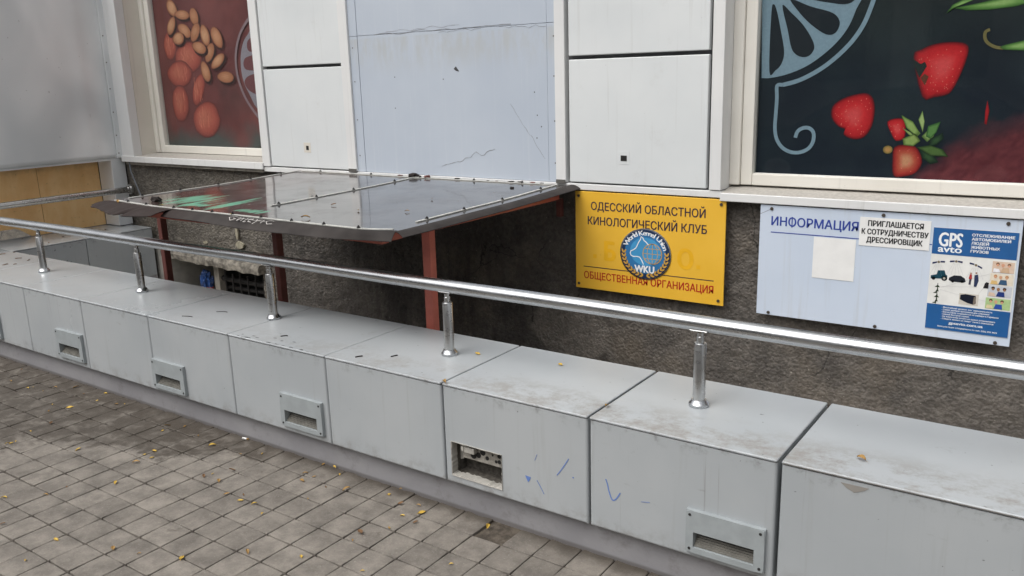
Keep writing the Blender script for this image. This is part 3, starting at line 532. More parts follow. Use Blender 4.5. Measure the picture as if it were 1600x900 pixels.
# recess boards behind the gaps
mb = MB(); mb.box(-4.80, -1.51, 1.635, 1.95, 1.02, 3.2); mb.build('gap_backing', plain('grey_gap', (96,96,98), 0.7), bld)
for (xa, xb) in ((-4.724, -3.982), (-2.344, -1.586)):
    panel('cladding_panel', xa, xb, 1.056, 1.678 if xa > -3 else 1.695, 1.598, WHITE)
    panel('cladding_panel', xa, xb, 1.697 if xa > -3 else 1.714, 2.55, 1.598, WHITE)
for (xa, xb) in ((-4.808, -4.731), (-3.975, -3.905), (-2.424, -2.363), (-1.567, -1.509), (-6.525, -6.362)):
    q = MB(); q.bbox(xa, xb, 1.588, 1.70 if xa > -6 else 1.66, 1.052, 3.2, 0.003); q.build('edge_trim', TRIM, bld)
for xa, xb in ((-3.974, -3.906), (-2.423, -2.364)):
    q = MB(); q.box(xa, xb, 1.5855, 1.587, 1.046, 1.066); q.build('open_trim_end', plain('dark_open_end', (88,86,82), 0.8), bld)  # dark plate stands in for the shaded gap at the trim's foot
# thin bead by the grooves of the left pier
q = MB(); q.bbox(-3.981, -3.976, 1.592, 1.63, 1.056, 2.55, 0.001); q.build('bead', TRIM, bld)
# blue grey cladding: two sheets and narrow cover strips
panel('blue_panel', -3.836, -2.478, 1.050, 1.866, 1.604, BLUEP, 0.0015)
panel('blue_panel', -3.836, -2.478, 1.868, 2.60, 1.604, BLUEP, 0.0015)
for xa, xb in ((-3.905, -3.838), (-2.476, -2.424)):
    q = MB(); q.bbox(xa, xb, 1.602, 1.634, 1.050, 1.866, 0.0015); q.bbox(xa, xb, 1.602, 1.634, 1.868, 2.6, 0.0015); q.build('cover_strip', BLUEP, bld)
for x in (-3.88, -2.435):
    for z in (1.15, 1.37, 1.60, 1.80): mb = MB(); mb.disc(x, z, 0.0035, 1.600, 0.003, 8); mb.build('rivet', SCREW, bld)
# crazed edge of the joint and hair cracks
rn = random.Random(5); CRK = plain('crack_dirt', (128,128,130), 0.8)
def crack(p0, p1, amp, wd, n=16, seed=0):
    mb = MB(); pts = []
    for k in range(n+1):
        t_ = k/n; e = math.sin(PI*t_)**0.5 if 0 < t_ < 1 else 0
        pts.append((p0[0]+(p1[0]-p0[0])*t_, p0[1]+(p1[1]-p0[1])*t_+amp*e*noise.noise(Vector((t_*7, seed, 0)))))
    for k in range(n):
        ww = wd*(0.25+0.6*rn.random()); mb.stroke([pts[k], pts[k+1]], ww, 1.6030, 0.0006)
    mb.build('paint_crack', CRK, bld)
crack((-3.70, 1.868), (-2.70, 1.874), 0.02, 0.0035, 40, 1); crack((-3.60, 1.880), (-3.05, 1.890), 0.02, 0.002, 20, 2); crack((-3.2, 1.858), (-2.90, 1.862), 0.016, 0.002, 14, 3)
crack((-2.78, 1.865), (-2.48, 1.850), 0.02, 0.002, 14, 4); crack((-2.72, 1.46), (-2.50, 1.17), 0.02, 0.0018, 20, 5); crack((-3.22, 1.105), (-2.83, 1.215), -0.03, 0.003, 20, 6)
CHIP = plain('dark_chip', (70,70,72), 0.7); mb = MB(); mb.poly([(-3.10,1.655),(-3.085,1.668),(-3.072,1.652),(-3.062,1.640),(-3.085,1.644)], 1.6028, 0.0008); mb.build('paint_chip', CHIP, bld)
for x, z in ((-2.56,1.52),(-2.545,1.40),(-2.52,1.34),(-2.55,1.28),(-3.55,1.62),(-3.56,1.44),(-3.18,1.60)): mb = MB(); mb.disc(x, z, 0.0035, 1.6028, 0.0008, 7); mb.build('paint_chip', CHIP, bld)
# square holes with cover plates in the two lower cladding panels
for (x, z) in ((-4.352, 1.187), (-2.025, 1.188)):
    q = MB(); q.poly([(x-0.035, z-0.03), (x+0.03, z-0.03), (x+0.03, z+0.034), (x-0.035, z+0.034)], 1.5968, 0.0015); pl = q.build('patch_plate', CREAM if x < -3 else WHITE, bld)
    q = MB(); hw = 0.012 if x < -3 else 0.017; q.poly([(x-hw, z-0.014), (x+hw, z-0.014), (x+hw, z+0.013), (x-hw, z+0.014)], 1.5955, 0.002); q.build('hole', DARK, pl)
# drip strip below the panels
q = MB(); q.bbox(-4.81, -1.507, 1.594, 1.66, 1.016, 1.048, 0.003); q.build('drip_strip', TRIM, bld)
# reveals
q = MB(); q.box(-6.40, -6.362, 1.661, 1.95, 1.05, 3.2); q.build('reveal', CREAM, bld)
q = MB(); q.box(-1.565, -1.509, 1.701, 1.95, 1.05, 3.2); rv = q.build('reveal', CREAM, bld)
q = MB(); q.add([(-1.5085, 1.72+0.03*a, 1.19+b) for a, b in ((-0.55,0.20),(0.1,0.245),(0.55,0.22),(0.6,0.12),(0.35,0.0),(0.0,-0.06),(-0.3,0.02),(-0.5,0.1))], [tuple(range(8))]); q.build('peeled_paint_patch', plain('bare_filler', (196,186,166), 0.8), rv)
# sills
for xa, xb, yb in ((-6.53, -4.80, 1.90), (-1.507, 1.9, 1.90)):
    q = MB(); zf, zk = (1.074, 1.096) if xa < -3 else (1.041, 1.084)
    q.add([(xa,1.585,zf),(xb,1.585,zf),(xb,yb,zk),(xa,yb,zk),(xa,1.585,zf-0.008),(xb,1.585,zf-0.008),(xb,yb,zf-0.008),(xa,yb,zf-0.008)],
        [(0,1,2,3),(7,6,5,4),(4,5,1,0),(5,6,2,1),(6,7,3,2),(7,4,0,3)])
    sl = q.build('sill', SLAB, bld)
    q = MB(); q.bbox(xa, xb, 1.578, 1.592, 1.030 if xa < -3 else 1.004, 1.077 if xa < -3 else 1.042, 0.003); q.build('sill_edge', TRIM, sl)
    q = MB(); q.box(xa+0.02, xb-0.02, 1.600, 1.94, 1.008, 1.030); q.build('sill_bed', CONC, sl)

def smooth(pts, closed=False, m=4):
    o = []; n = len(pts)
    for i in range(n if closed else n-1):
        p0, p1, p2, p3 = [pts[(i+k) % n] if closed else pts[max(0, min(n-1, i+k))] for k in (-1, 0, 1, 2)]
        for k in range(m):
            t_ = k/m; o.append(tuple(0.5*(2*p1[a]+(p2[a]-p0[a])*t_+(2*p0[a]-5*p1[a]+4*p2[a]-p3[a])*t_*t_+(3*p1[a]-p0[a]-3*p2[a]+p3[a])*t_**3) for a in (0, 1)))
    if not closed: o.append(pts[-1])
    return o
# ---- windows: frame > pane, printed film
def window(xl, xr, y, zb, zt, stop):
    q = MB()
    def rail(x0, x1, z0, z1, ya, yb): q.bbox(x0, x1, ya, yb, z0, z1, 0.004)
    wd = 0.055
    rail(xl, xl+0.05, zb, zt, y-0.05, y+0.06); rail(xr-0.05, xr, zb, zt, y-0.05, y+0.06)            # outer frame
    rail(xl+0.051, xl+0.051+wd, zb+0.0, zt, y-0.034, y+0.05); rail(xr-0.051-wd, xr-0.051, zb, zt, y-0.034, y+0.05)
    rail(xl+0.107, xr-0.107, zb, zb+wd, y-0.034, y+0.05); rail(xl+0.107, xr-0.107, zt-wd, zt, y-0.034, y+0.05)
    return q.build('window', FRAMEW, bld)
def colmix(a, b, t): return tuple(a[i]*(1-t)+b[i]*t for i in range(3))
def fbm(x, z, s, seed=0): return noise.fractal(Vector((x*s, seed, z*s)), 0.8, 2.0, 4)
def bg_print(mb, x0, x1, z0, z1, y, fn, nx=90, nz=70):
    vs, cl, fs = [], [], []
    for k in range(nz+1):
        for i in range(nx+1):
            x = x0+(x1-x0)*i/nx; z = z0+(z1-z0)*k/nz; vs.append((x, y, z)); cl.append(fn(x, z))
    for k in range(nz):
        for i in range(nx): fs.append((k*(nx+1)+i, k*(nx+1)+i+1, (k+1)*(nx+1)+i+1, (k+1)*(nx+1)+i))
    mb.add(vs, fs, cl)
# right window
wr = window(-1.509, 1.85, 1.744, 1.069, 2.6, 0)
dk, dk2, mar, mar2 = lin((26,34,44)), lin((38,48,54)), lin((92,38,44)), lin((120,58,62))
def in_poly(x, z, pts):
    c = False; n = len(pts)
    for i in range(n):
        a, b = pts[i], pts[(i+1) % n]
        if (a[1] > z) != (b[1] > z) and x < (b[0]-a[0])*(z-a[1])/(b[1]-a[1])+a[0]: c = not c
    return c
def ground_edge(x):  # upper edge of the maroon earth in the print
    pts = [(-0.73,1.10),(-0.70,1.16),(-0.655,1.22),(-0.59,1.29),(-0.505,1.345),(-0.38,1.40),(-0.2,1.46),(0.1,1.52),(1.8,1.6)]
    if x <= pts[0][0]: return 1.0
    for a, b in zip(pts, pts[1:]):
        if a[0] <= x <= b[0]: return a[1]+(b[1]-a[1])*(x-a[0])/(b[0]-a[0])
    return 1.5
def bgR(x, z):
    c = colmix(dk, dk2, max(0, min(1, 0.5+0.9*fbm(x, z, 3))))
    if z > 1.55: c = colmix(c, lin((38,44,42)), min(1, (z-1.55)*2))
    e = ground_edge(x); t_ = max(0, min(1, (e-z)/0.12+0.35*fbm(x, z, 12)))
    st = 0.5+0.9*noise.fractal(Vector(((x*0.8-z*0.5)*110, 3, (z*0.8+x*0.5)*10)), 0.8, 2, 3)
    return colmix(c, colmix(mar, mar2, max(0, min(1, st))), t_*0.9)
mb = MB(); yp = 1.7545
bg_print(mb, -1.40, 1.75, 1.10, 2.58, yp, bgR, 190, 90)
D = R_DATA
def ln(c): return lin(c)
strawb = [ln((46,26,34)), ln((122,24,30)), ln((184,34,40)), ln((206,46,50)), ln((216,78,78))]; SC5 = (1.035, 0.985, 0.86, 0.55, 0.2)
for k_, yy in (('s1', 0.0012), ('s2', 0.0012), ('s3', 0.0012), ('s4', 0.0014)):
    cols = strawb if k_ != 's4' else [ln((50,26,32)), ln((112,28,30)), ln((160,44,40)), ln((184,84,64)), ln((204,144,108))]
    mb.shaded(smooth(D[k_], True, 3), yp-yy, cols, SC5)
    xs = [p[0] for p in D[k_]]; zs = [p[1] for p in D[k_]]; rr = random.Random(len(k_)+len(xs))
    cx, cz = sum(xs)/len(xs), sum(zs)/len(zs)
    for q in range(70 if k_ in ('s1', 's2') else 20):
        x = rr.uniform(min(xs), max(xs)); z = rr.uniform(min(zs), max(zs))
        if in_poly(cx+(x-cx)*1.15, cz+(z-cz)*1.15, D[k_]):
            a_ = rr.uniform(0.0012, 0.0022); mb.shaded([(x+a_*math.cos(t_), z+1.7*a_*math.sin(t_)) for t_ in [2*PI*j/7 for j in range(7)]], yp-yy-0.0006, [ln((210,84,80)), ln((226,128,112))], (1.0, 0.4))
mb.c = ln((34,44,42)); mb.poly([(-0.751, 1.631), (-0.73, 1.619), (-0.712, 1.606), (-0.696, 1.614), (-0.687, 1.596), (-0.712, 1.549)], yp-0.0020, 0.0002); mb.c = ln((104,60,44)); mb.poly([(-0.693, 1.566), (-0.708, 1.549), (-0.689, 1.518), (-0.6769999999999999, 1.554)], yp-0.0023, 0.0002)
for k_, c1, c2 in (('l4', (70,92,40), (150,170,96)), ('l5', (34,52,30), (84,110,58)), ('l1', (84,112,50), (150,174,100)), ('l2', (90,118,60), (168,188,120)), ('l3', (44,84,44), (98,140,76))):
    mb.shaded(D[k_], yp-0.0022, [ln(c1), ln(c2), ln(c2)], (1.0, 0.6, 0.2))
for nm_, L_ in (('l6', [(-0.65, 1.297), (-0.603, 1.324), (-0.597, 1.298), (-0.623, 1.271), (-0.655, 1.261)]), ('l7', [(-0.688, 1.251), (-0.637, 1.235), (-0.609, 1.199), (-0.641, 1.189), (-0.677, 1.215)]), ('l8', [(-0.765, 1.342), (-0.732, 1.325), (-0.705, 1.301), (-0.735, 1.312)]), ('l9', [(-0.684, 1.306), (-0.654, 1.342), (-0.622, 1.355), (-0.638, 1.306), (-0.661, 1.283)]), ('l10', [(-0.749, 1.377), (-0.717, 1.35), (-0.689, 1.319), (-0.701, 1.305), (-0.732, 1.332)]),):
    dk_ = nm_ in ('l6', 'l7'); mb.shaded(L_, yp-0.0021, [ln((22,34,30) if dk_ else (78,104,52)), ln((44,66,44) if dk_ else (140,164,96)), ln((56,84,50) if dk_ else (160,180,116))], (1.0, 0.6, 0.2))
mb.shaded([(-0.815+0.02*math.cos(t_), 1.247+0.018*math.sin(t_)) for t_ in [2*PI*j/12 for j in range(12)]], yp-0.0028, [ln((120,110,60)), ln((186,140,84))], (1.0, 0.4))
for k_ in ('bean1', 'bean2', 'bean3'): mb.shaded(D[k_], yp-0.0016, [ln((52,88,40)), ln((104,146,74)), ln((150,182,110))], (1.0, 0.6, 0.2))
mb.shaded(D['red'], yp-0.0016, [ln((120,24,30)), ln((176,34,40))], (1, 0.4))
mb.c = ln((120,110,70)); mb.stroke(smooth(D['stem']), 0.012, yp-0.0014, 0.0002)
EMC = ln((134,156,170)); DKC = ln((34,40,46))
mb.c = EMC; mb.poly(D['wedge'][:2]+smooth(D['wedge'][2:]), yp-0.0020, 0.0002)
mb.c = DKC
for k_ in ('tear1', 'tear2', 'tear3', 'tear4'): mb.poly(smooth(D[k_], True), yp-0.0026, 0.0002)
mb.c = EMC; mb.stroke(smooth(D['arc']), 0.019, yp-0.0020, 0.0002); mb.stroke(smooth(D['hook']), 0.0165, yp-0.0022, 0.0002)
mb.build('window_print', PRINTW, wr, None, colors=True)
q = MB(); q.box(-1.402, 1.742, 1.744, 1.748, 1.122, 2.545); q.build('pane', GLASS, wr)
q = MB(); q.box(-1.402, 1.742, 1.738, 1.743, 1.1225, 1.1255); q.build('glazing_bead', TRIM, wr)
# left window
wl = window(-6.362, -4.70, 1.834, 1.092, 2.6, 0)
rd, rd2, gr = lin((104,56,55)), lin((130,74,71)), lin((84,86,83))  # print tones greyed to include the veil of reflected sky
def bgL(x, z):
    c = colmix(rd, rd2, max(0, min(1, 0.5+0.8*fbm(x, z, 3, 4))))
    t_ = max(0, min(1, (1.32+0.1*fbm(x, z, 4, 2)-z)/0.16)); c = colmix(c, gr, t_)
    if 1.30 < z < 1.75 and x > -5.6: c = colmix(c, lin((64,52,50)), 0.5*max(0, min(1, 1-abs(z-1.52)/0.25))*max(0, min(1, 0.6+fbm(x, z, 4, 7))))
    return c
mb = MB(); yp = 1.8445
bg_print(mb, -6.27, -4.75, 1.12, 2.58, yp, bgL)
def shift(L, dx, dz, q): 
    cx, cz = sum(p[0] for p in L)/len(L), sum(p[1] for p in L)/len(L); return [(cx+(p[0]-cx)*q+dx, cz+(p[1]-cz)*q+dz) for p in L]
rw = random.Random(8)
for i_, a in enumerate(APR_DATA):
    y_ = yp-0.0006-0.0004*i_; cx, cz = sum(p[0] for p in a)/len(a), sum(p[1] for p in a)/len(a)
    rx, rz = max(p[0] for p in a)-cx, max(p[1] for p in a)-cz
    a = [(cx+(p[0]-cx)*(1+0.09*noise.noise(Vector((k*0.6, i_*3.1, 0)))), cz+(p[1]-cz)*(1+0.09*noise.noise(Vector((k*0.6, i_*3.1, 0))))) for k, p in enumerate(a)]
    mb.shaded(a, y_, [ln((98,52,50)), ln((150,72,62)), ln((180,90,76)), ln((194,110,90))], (1.06, 0.94, 0.7, 0.3), (cx-0.2*rx, cz+0.25*rz))
    for q in range(12):
        x0_, z0_ = cx+rw.uniform(-0.6, 0.6)*rx, cz+rw.uniform(-0.6, 0.6)*rz; l_ = rw.uniform(0.15, 0.35)*rz; b_ = rw.uniform(-0.15, 0.15)*rx
        mb.c = ln((226,136,110)) if q % 2 else ln((170,80,66)); mb.stroke(smooth([(x0_, z0_-l_), (x0_+b_, z0_), (x0_+b_*0.3, z0_+l_)]), 0.004, y_-0.0002, 0.0001)
for i_, a in enumerate(ALM_DATA):
    y_ = yp-0.0034-0.0002*i_
    c2 = [(206,152,114), (196,138,102), (186,128,92)][i_ % 3]
    cx, cz = sum(p[0] for p in a)/len(a), sum(p[1] for p in a)/len(a)
    mb.shaded(shift(a, 0.012, -0.012, 1.05), y_+0.0001, [ln((88,46,44)), ln((52,36,36)), ln((48,34,34))], (1.08, 0.85, 0.3))
    tip = max(a, key=lambda p: (p[0]-cx)**2+(p[1]-cz)**2)
    a = [(p[0]+(tip[0]-cx)*0.16*max(0, ((p[0]-cx)*(tip[0]-cx)+(p[1]-cz)*(tip[1]-cz))/((tip[0]-cx)**2+(tip[1]-cz)**2))**4, p[1]+(tip[1]-cz)*0.16*max(0, ((p[0]-cx)*(tip[0]-cx)+(p[1]-cz)*(tip[1]-cz))/((tip[0]-cx)**2+(tip[1]-cz)**2))**4) for p in a]
    mb.shaded(a, y_, [ln((116,70,54)), ln((172,110,80)), ln(c2), ln(tuple(min(255, v+18) for v in c2))], (1.0, 0.84, 0.55, 0.2), (cx-0.006, cz+0.008))
    ax_ = (tip[0]-cx, tip[1]-cz); nx_ = (-ax_[1]*0.42, ax_[0]*0.42)
    for f_ in (-0.55, -0.2, 0.15, 0.5):
        mb.c = ln((168,110,80)); mb.stroke([(cx+ax_[0]*g_+nx_[0]*f_*(1-g_*g_), cz+ax_[1]*g_+nx_[1]*f_*(1-g_*g_)) for g_ in (-0.7, -0.3, 0.1, 0.5, 0.75)], 0.0022, y_-0.0001, 0.00005)
D = L_DATA; EML = ln((150,142,150))
mb.c = EML; mb.poly(smooth(D['wedge'], True), yp-0.0078, 0.0002)
mb.c = ln((118,72,74))
for k_ in ('t1', 't2', 't3'): mb.poly(smooth(D[k_], True), yp-0.0084, 0.0002)
mb.c = ln((146,122,126)); mb.stroke(smooth(D['ring']), 0.022, yp-0.0078, 0.0002)
mb.build('window_print', PRINTW, wl, None, colors=True)
q = MB(); q.box(-6.254, -4.808, 1.830, 1.834, 1.148, 2.545); q.build('pane', GLASS, wl)

# ------------------------------------------------------------------ kiosk at the left
ki = thing('kiosk', (-7.2, 0.9, 0.5145), 'dull galvanised sheet metal kiosk with ochre plywood below, on the grey boxes at left', 'kiosk')
KX = -6.53
q = MB(); q.box(-7.9, -6.80, 0.25, 1.60, 1.08, 2.9); q.box(-7.9, -6.83, 0.40, 1.60, 0.60, 1.08); q.build('kiosk_body', DARKM, ki)
# side panel: one sheet, slightly oil-canned, with a standing bend near the wall
mb = MB(); ny_, nz_ = 60, 50; vs = []
for k in range(nz_+1):
    for i in range(ny_+1):
        y = 0.25 + (1.545-0.25)*i/ny_; z = 1.062 + 1.8*k/nz_
        b = 0.008*noise.noise(Vector((y*2.0, z*1.3, 4))) + 0.007*math.exp(-((y-1.36)/0.06)**2)
        vs.append((KX+b-0.012, y, z))
fs = [(k*(ny_+1)+i, k*(ny_+1)+i+1, (k+1)*(ny_+1)+i+1, (k+1)*(ny_+1)+i) for k in range(nz_) for i in range(ny_)]
o = len(vs); vs += [(KX-0.04, 0.25, 1.062), (KX-0.04, 1.545, 1.062)]
mb.add(vs, fs + [tuple(range(ny_, -1, -1)) + (o, o+1)])
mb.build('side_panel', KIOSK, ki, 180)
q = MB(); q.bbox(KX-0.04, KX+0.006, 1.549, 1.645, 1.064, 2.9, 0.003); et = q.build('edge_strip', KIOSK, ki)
for z in (1.10, 1.24, 1.42, 1.60, 1.80, 2.0):
    q = MB(); bm = bmesh.new(); bmesh.ops.create_uvsphere(bm, u_segments=8, v_segments=5, radius=0.005)
    for v in bm.verts: v.co += Vector((KX+0.007, 1.56, z))
    q.bm(bm); q.build('rivet', SCREW, et)
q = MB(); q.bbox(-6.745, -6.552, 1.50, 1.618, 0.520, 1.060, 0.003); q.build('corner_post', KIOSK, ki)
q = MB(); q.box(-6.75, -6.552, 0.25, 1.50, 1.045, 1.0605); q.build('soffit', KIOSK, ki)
mb = MB(); ed = []
for k in range(31):
    y = 0.30+1.199*k/30
    zb = 0.518 if y > 0.90 else 0.518 + 0.075*min(1, (0.90-y)/0.10) + 0.008*noise.noise(Vector((y*20, 1, 1)))
    ed.append((y, zb))
vs = [(-6.752, y, zb) for y, zb in ed] + [(-6.752, y, 1.044) for y, _ in ed] + [(-6.766, y, zb) for y, zb in ed] + [(-6.766, y, 1.044) for y, _ in ed]
fs = []
for k in range(30):
    fs += [(k, k+1, 31+k+1, 31+k), (62+k+1, 62+k, 93+k, 93+k+1), (k+1, k, 62+k, 62+k+1)]
fs += [(30, 92, 123, 61), (0, 31, 93, 62)]
mb.add(vs, fs); pw = mb.build('plywood_sheet', WOOD, ki)
q = MB(); q.box(-6.7515, -6.7498, 1.005, 1.0085, 0.52, 1.043); q.build('sheet_joint', plain('joint_dirt', (176,130,80), 0.8), pw)

# ------------------------------------------------------------------ plinth and metal boxes
mb = MB(); mb.box(-7.2, 2.2, 0.04, 0.50, -0.40, 0.1205); mb.box(-6.79, -6.27, 0.50, 1.60, -0.40, 0.1205)
pl = mb.build('plinth', PLINTH, None); tag(pl, 'low purplish grey concrete plinth under the whole run of metal boxes', 'plinth')
BXS = [-6.912, -6.282, -5.666, -5.048, -4.433, -3.8138, -3.1852, -2.5590, -1.9383, -1.3146, -0.6849, -0.0552, 0.5745, 1.2042]
HT, HP, DP = 0.5145, 0.1213, 0.5175
GAP = {9: 0.009, 10: 0.012, 8: 0.007}
def metal_box(x0, x1, label, light=None, broken=False):
    t = thing('metal_box', ((x0+x1)/2, DP/2, HP), label, 'metal box', 'grey metal boxes in a row along the pavement')
    zl = HT-0.0075
    q = MB(); q.bbox(x0, x1, -0.0025, DP, zl-0.002, HT, 0.0045, 3); q.build('lid', GREY, t)
    # body with a folded, rounded front; a square hole where the light sits
    q = MB(); zt = zl-0.0042
    bm = bmesh.new()
    xs = [x0, x1]; zs = [HP, zt]
    if light: a, b, c, d = light; xs = [x0, a, b, x1]; zs = [HP, c, d, zt]
    V = [[bm.verts.new((x, 0.0, z)) for x in xs] for z in zs]
    for k in range(len(zs)-1):
        for i in range(len(xs)-1):
            if light and k == 1 and i == 1: continue
            bm.faces.new((V[k][i], V[k][i+1], V[k+1][i+1], V[k+1][i]))
    B = [bm.verts.new((x, DP-0.002, z)) for x, z in ((x0, HP), (x1, HP), (x1, zt), (x0, zt))]
    bm.faces.new((B[1], B[0], B[3], B[2]))
    bm.faces.new([V[0][i] for i in range(len(xs)-1, -1, -1)] + [B[0], B[1]])
    bm.faces.new([V[-1][i] for i in range(len(xs))] + [B[2], B[3]])
    bm.faces.new([V[k][0] for k in range(len(zs))] + [B[3], B[0]])
    bm.faces.new([V[k][-1] for k in range(len(zs)-1, -1, -1)] + [B[1], B[2]])
    bm.normal_update()
    ed = [e for e in bm.edges if all(abs(v.co.y) < 1e-6 for v in e.verts) and (all(abs(v.co.x-x0) < 1e-6 for v in e.verts) or all(abs(v.co.x-x1) < 1e-6 for v in e.verts) or all(abs(v.co.z-HP) < 1e-6 for v in e.verts))]
    bmesh.ops.bevel(bm, geom=ed, offset=0.009, segments=4, affect='EDGES', profile=0.5)
    q.bm(bm); body = q.build('front_panel', GREY, t)
    if light and not broken: step_light(t, light)
    if broken: broken_light(t, light)
    return t
def step_light(t, L):
    a, b, c, d = L; m = 0.010
    X0, X1, Z0, Z1 = a-m, b+m, c-m, d+m
    w_ = X1-X0; h = Z1-Z0
    # face plate with a letterbox opening
    ox0, ox1, oz0, oz1 = X0+0.1*w_, X1-0.125*w_, Z0+0.135*h, Z0+0.50*h
    q = MB()
    F, Bk = -0.016, 0.004
    bm = bmesh.new()
    def grid(y, flip):
        xs = [X0, ox0, ox1, X1]; zs = [Z0, oz0, oz1, Z1]; V = [[bm.verts.new((x, y, z)) for x in xs] for z in zs]
        for k in range(3):
            for i in range(3):
                if k == 1 and i == 1: continue
                f = (V[k][i], V[k][i+1], V[k+1][i+1], V[k+1][i]); bm.faces.new(f[::-1] if flip else f)
        return V
    A = grid(F, False); Bv = grid(Bk, True)
    per = [(0,0),(0,1),(0,2),(0,3),(1,3),(2,3),(3,3),(3,2),(3,1),(3,0),(2,0),(1,0)]
    for p, n in zip(per, per[1:]+per[:1]): bm.faces.new((A[p[0]][p[1]], Bv[p[0]][p[1]], Bv[n[0]][n[1]], A[n[0]][n[1]]))
    hole = [(1,1),(2,1),(2,2),(1,2)]
    for p, n in zip(hole, hole[1:]+hole[:1]): bm.faces.new((A[p[0]][p[1]], Bv[p[0]][p[1]], Bv[n[0]][n[1]], A[n[0]][n[1]]))
    ed = [e for e in bm.edges if all(abs(v.co.y-F) < 1e-6 for v in e.verts) and any(all(abs(v.co[ax]-lv) < 1e-6 for v in e.verts) for ax, lv in ((0,X0),(0,X1),(2,Z0),(2,Z1)))]
    bmesh.ops.bevel(bm, geom=ed, offset=0.003, segments=2, affect='EDGES')
    q.bm(bm)
    # pocket behind the opening
    y1 = 0.050
    q.add([(ox0,Bk,oz0),(ox1,Bk,oz0),(ox1,Bk,oz1),(ox0,Bk,oz1),(ox0,y1,oz0),(ox1,y1,oz0),(ox1,y1,oz1),(ox0,y1,oz1)], [(0,4,7,3),(1,2,6,5),(3,7,6,2),(0,1,5,4),(4,5,6,7)])
    sl = q.build('step_light', LIGHTC, t)
    q = MB(); n = 9
    for k in range(n):
        t0, t1 = k/n, (k+1)/n
        p = lambda s_: (F+0.008+(y1-0.004-F-0.008)*s_, oz0+0.001+(oz1-oz0-0.006)*s_)
        (ya, za), (yb, zb) = p(t0), p(t1); ym, zm = (ya+yb)/2-0.0035, (za+zb)/2+0.004
        q.add([(ox0+0.001,ya,za),(ox1-0.001,ya,za),(ox1-0.001,ym,zm),(ox0+0.001,ym,zm),(ox1-0.001,yb,zb),(ox0+0.001,yb,zb)], [(0,1,2,3),(3,2,4,5)])
    q.build('diffuser', DIFF, sl)
    for sx in (X0+0.013, X1-0.013):
        for sz in (Z0+0.014, Z1-0.014):
            q = MB(); q.disc(sx, sz, 0.0045, F-0.0016, 0.003, 12); q.build('screw', DARKM, sl)
def broken_light(t, L):
    a, b, c, d = L; q = MB(); y1 = 0.085
    q.add([(a,0.004,c),(b,0.004,c),(b,0.004,d),(a,0.004,d),(a,y1,c),(b,y1,c),(b,y1,d),(a,y1,d)], [(0,4,7,3),(1,2,6,5),(3,7,6,2),(0,1,5,4),(4,5,6,7)])
    bx = q.build('empty_light_recess', plain('dusty_recess', (86,82,76), 0.85, 0, 0.3, 0.35, 60), t)
    # torn white rim left round the hole
    q = MB(); rr = random.Random(4)
    def rim(p0, p1, wmin, wmax, inward):
        n = 26; A, Bq = [], []
        for k in range(n+1):
            x = p0[0]+(p1[0]-p0[0])*k/n; z = p0[1]+(p1[1]-p0[1])*k/n; wv = rr.uniform(wmin, wmax)
            A.append((x, z)); Bq.append((x+inward[0]*wv, z+inward[1]*wv))
        for k in range(n):
            q.add([(A[k][0],-0.004,A[k][1]),(A[k+1][0],-0.004,A[k+1][1]),(Bq[k+1][0],-0.002,Bq[k+1][1]),(Bq[k][0],-0.002,Bq[k][1]),
                   (A[k][0],0.006,A[k][1]),(A[k+1][0],0.006,A[k+1][1]),(Bq[k+1][0],0.03,Bq[k+1][1]),(Bq[k][0],0.03,Bq[k][1])], [(0,1,2,3),(0,4,5,1),(2,6,7,3),(3,2,1,0)][:3])
    rim((a,d),(b,d),0.001,0.0045,(0,-1)); rim((a,c),(b,c),0.002,0.010,(0,1)); rim((a,c),(a,d),0.001,0.0035,(1,0)); rim((b,c),(b,d),0.001,0.004,(-1,0))
    q.build('torn_rim', PLAST, bx)
    q = MB(); q.poly([(a+0.001,c+0.045),(a+0.015,c+0.05),(a+0.034,d-0.055),(a+0.018,d-0.03),(a+0.001,d-0.012)], 0.05, 0.004); q.build('plaster_lump', PLAST, bx)
    q = MB(); zt = d-0.008; q.bbox(a+0.03, b-0.006, 0.028, 0.040, zt-0.062, zt, 0.002)
    cp = q.build('connector_plate', plain('grimy_white_plastic', (150,146,138), 0.6, 0, 0.3, 0.25, 50), bx)
    q = MB()
    for (dx, dz, r) in ((0.085,-0.035,0.011),(0.105,-0.02,0.012),(0.125,-0.038,0.008),(0.15,-0.02,0.004),(0.165,-0.042,0.006),(0.18,-0.018,0.008),(0.18,-0.04,0.008),(0.062,-0.042,0.013)):
        q.disc(a+0.02+dx, zt+dz, r, 0.0265, 0.002, 12)
    q.build('socket_hole', DARK, cp)
    q = MB(); q.bbox(a+0.045, a+0.10, 0.006, 0.026, zt-0.028, zt-0.006, 0.002); q.bbox(a+0.043, a+0.054, 0.002, 0.0055, zt-0.022, zt-0.004, 0.001); q.build('terminal_block', PLAST, bx)
def gp(i): return GAP.get(i, 0.0035)
LIGHTS = {2: (-5.628, -5.401, 0.156, 0.304), 3: (-4.716, -4.467, 0.166, 0.304), 5: (-3.799, -3.557, 0.156, 0.284), 7: (-2.840, -2.600, 0.163, 0.293), 9: (-0.950, -0.722, 0.156, 0.279)}
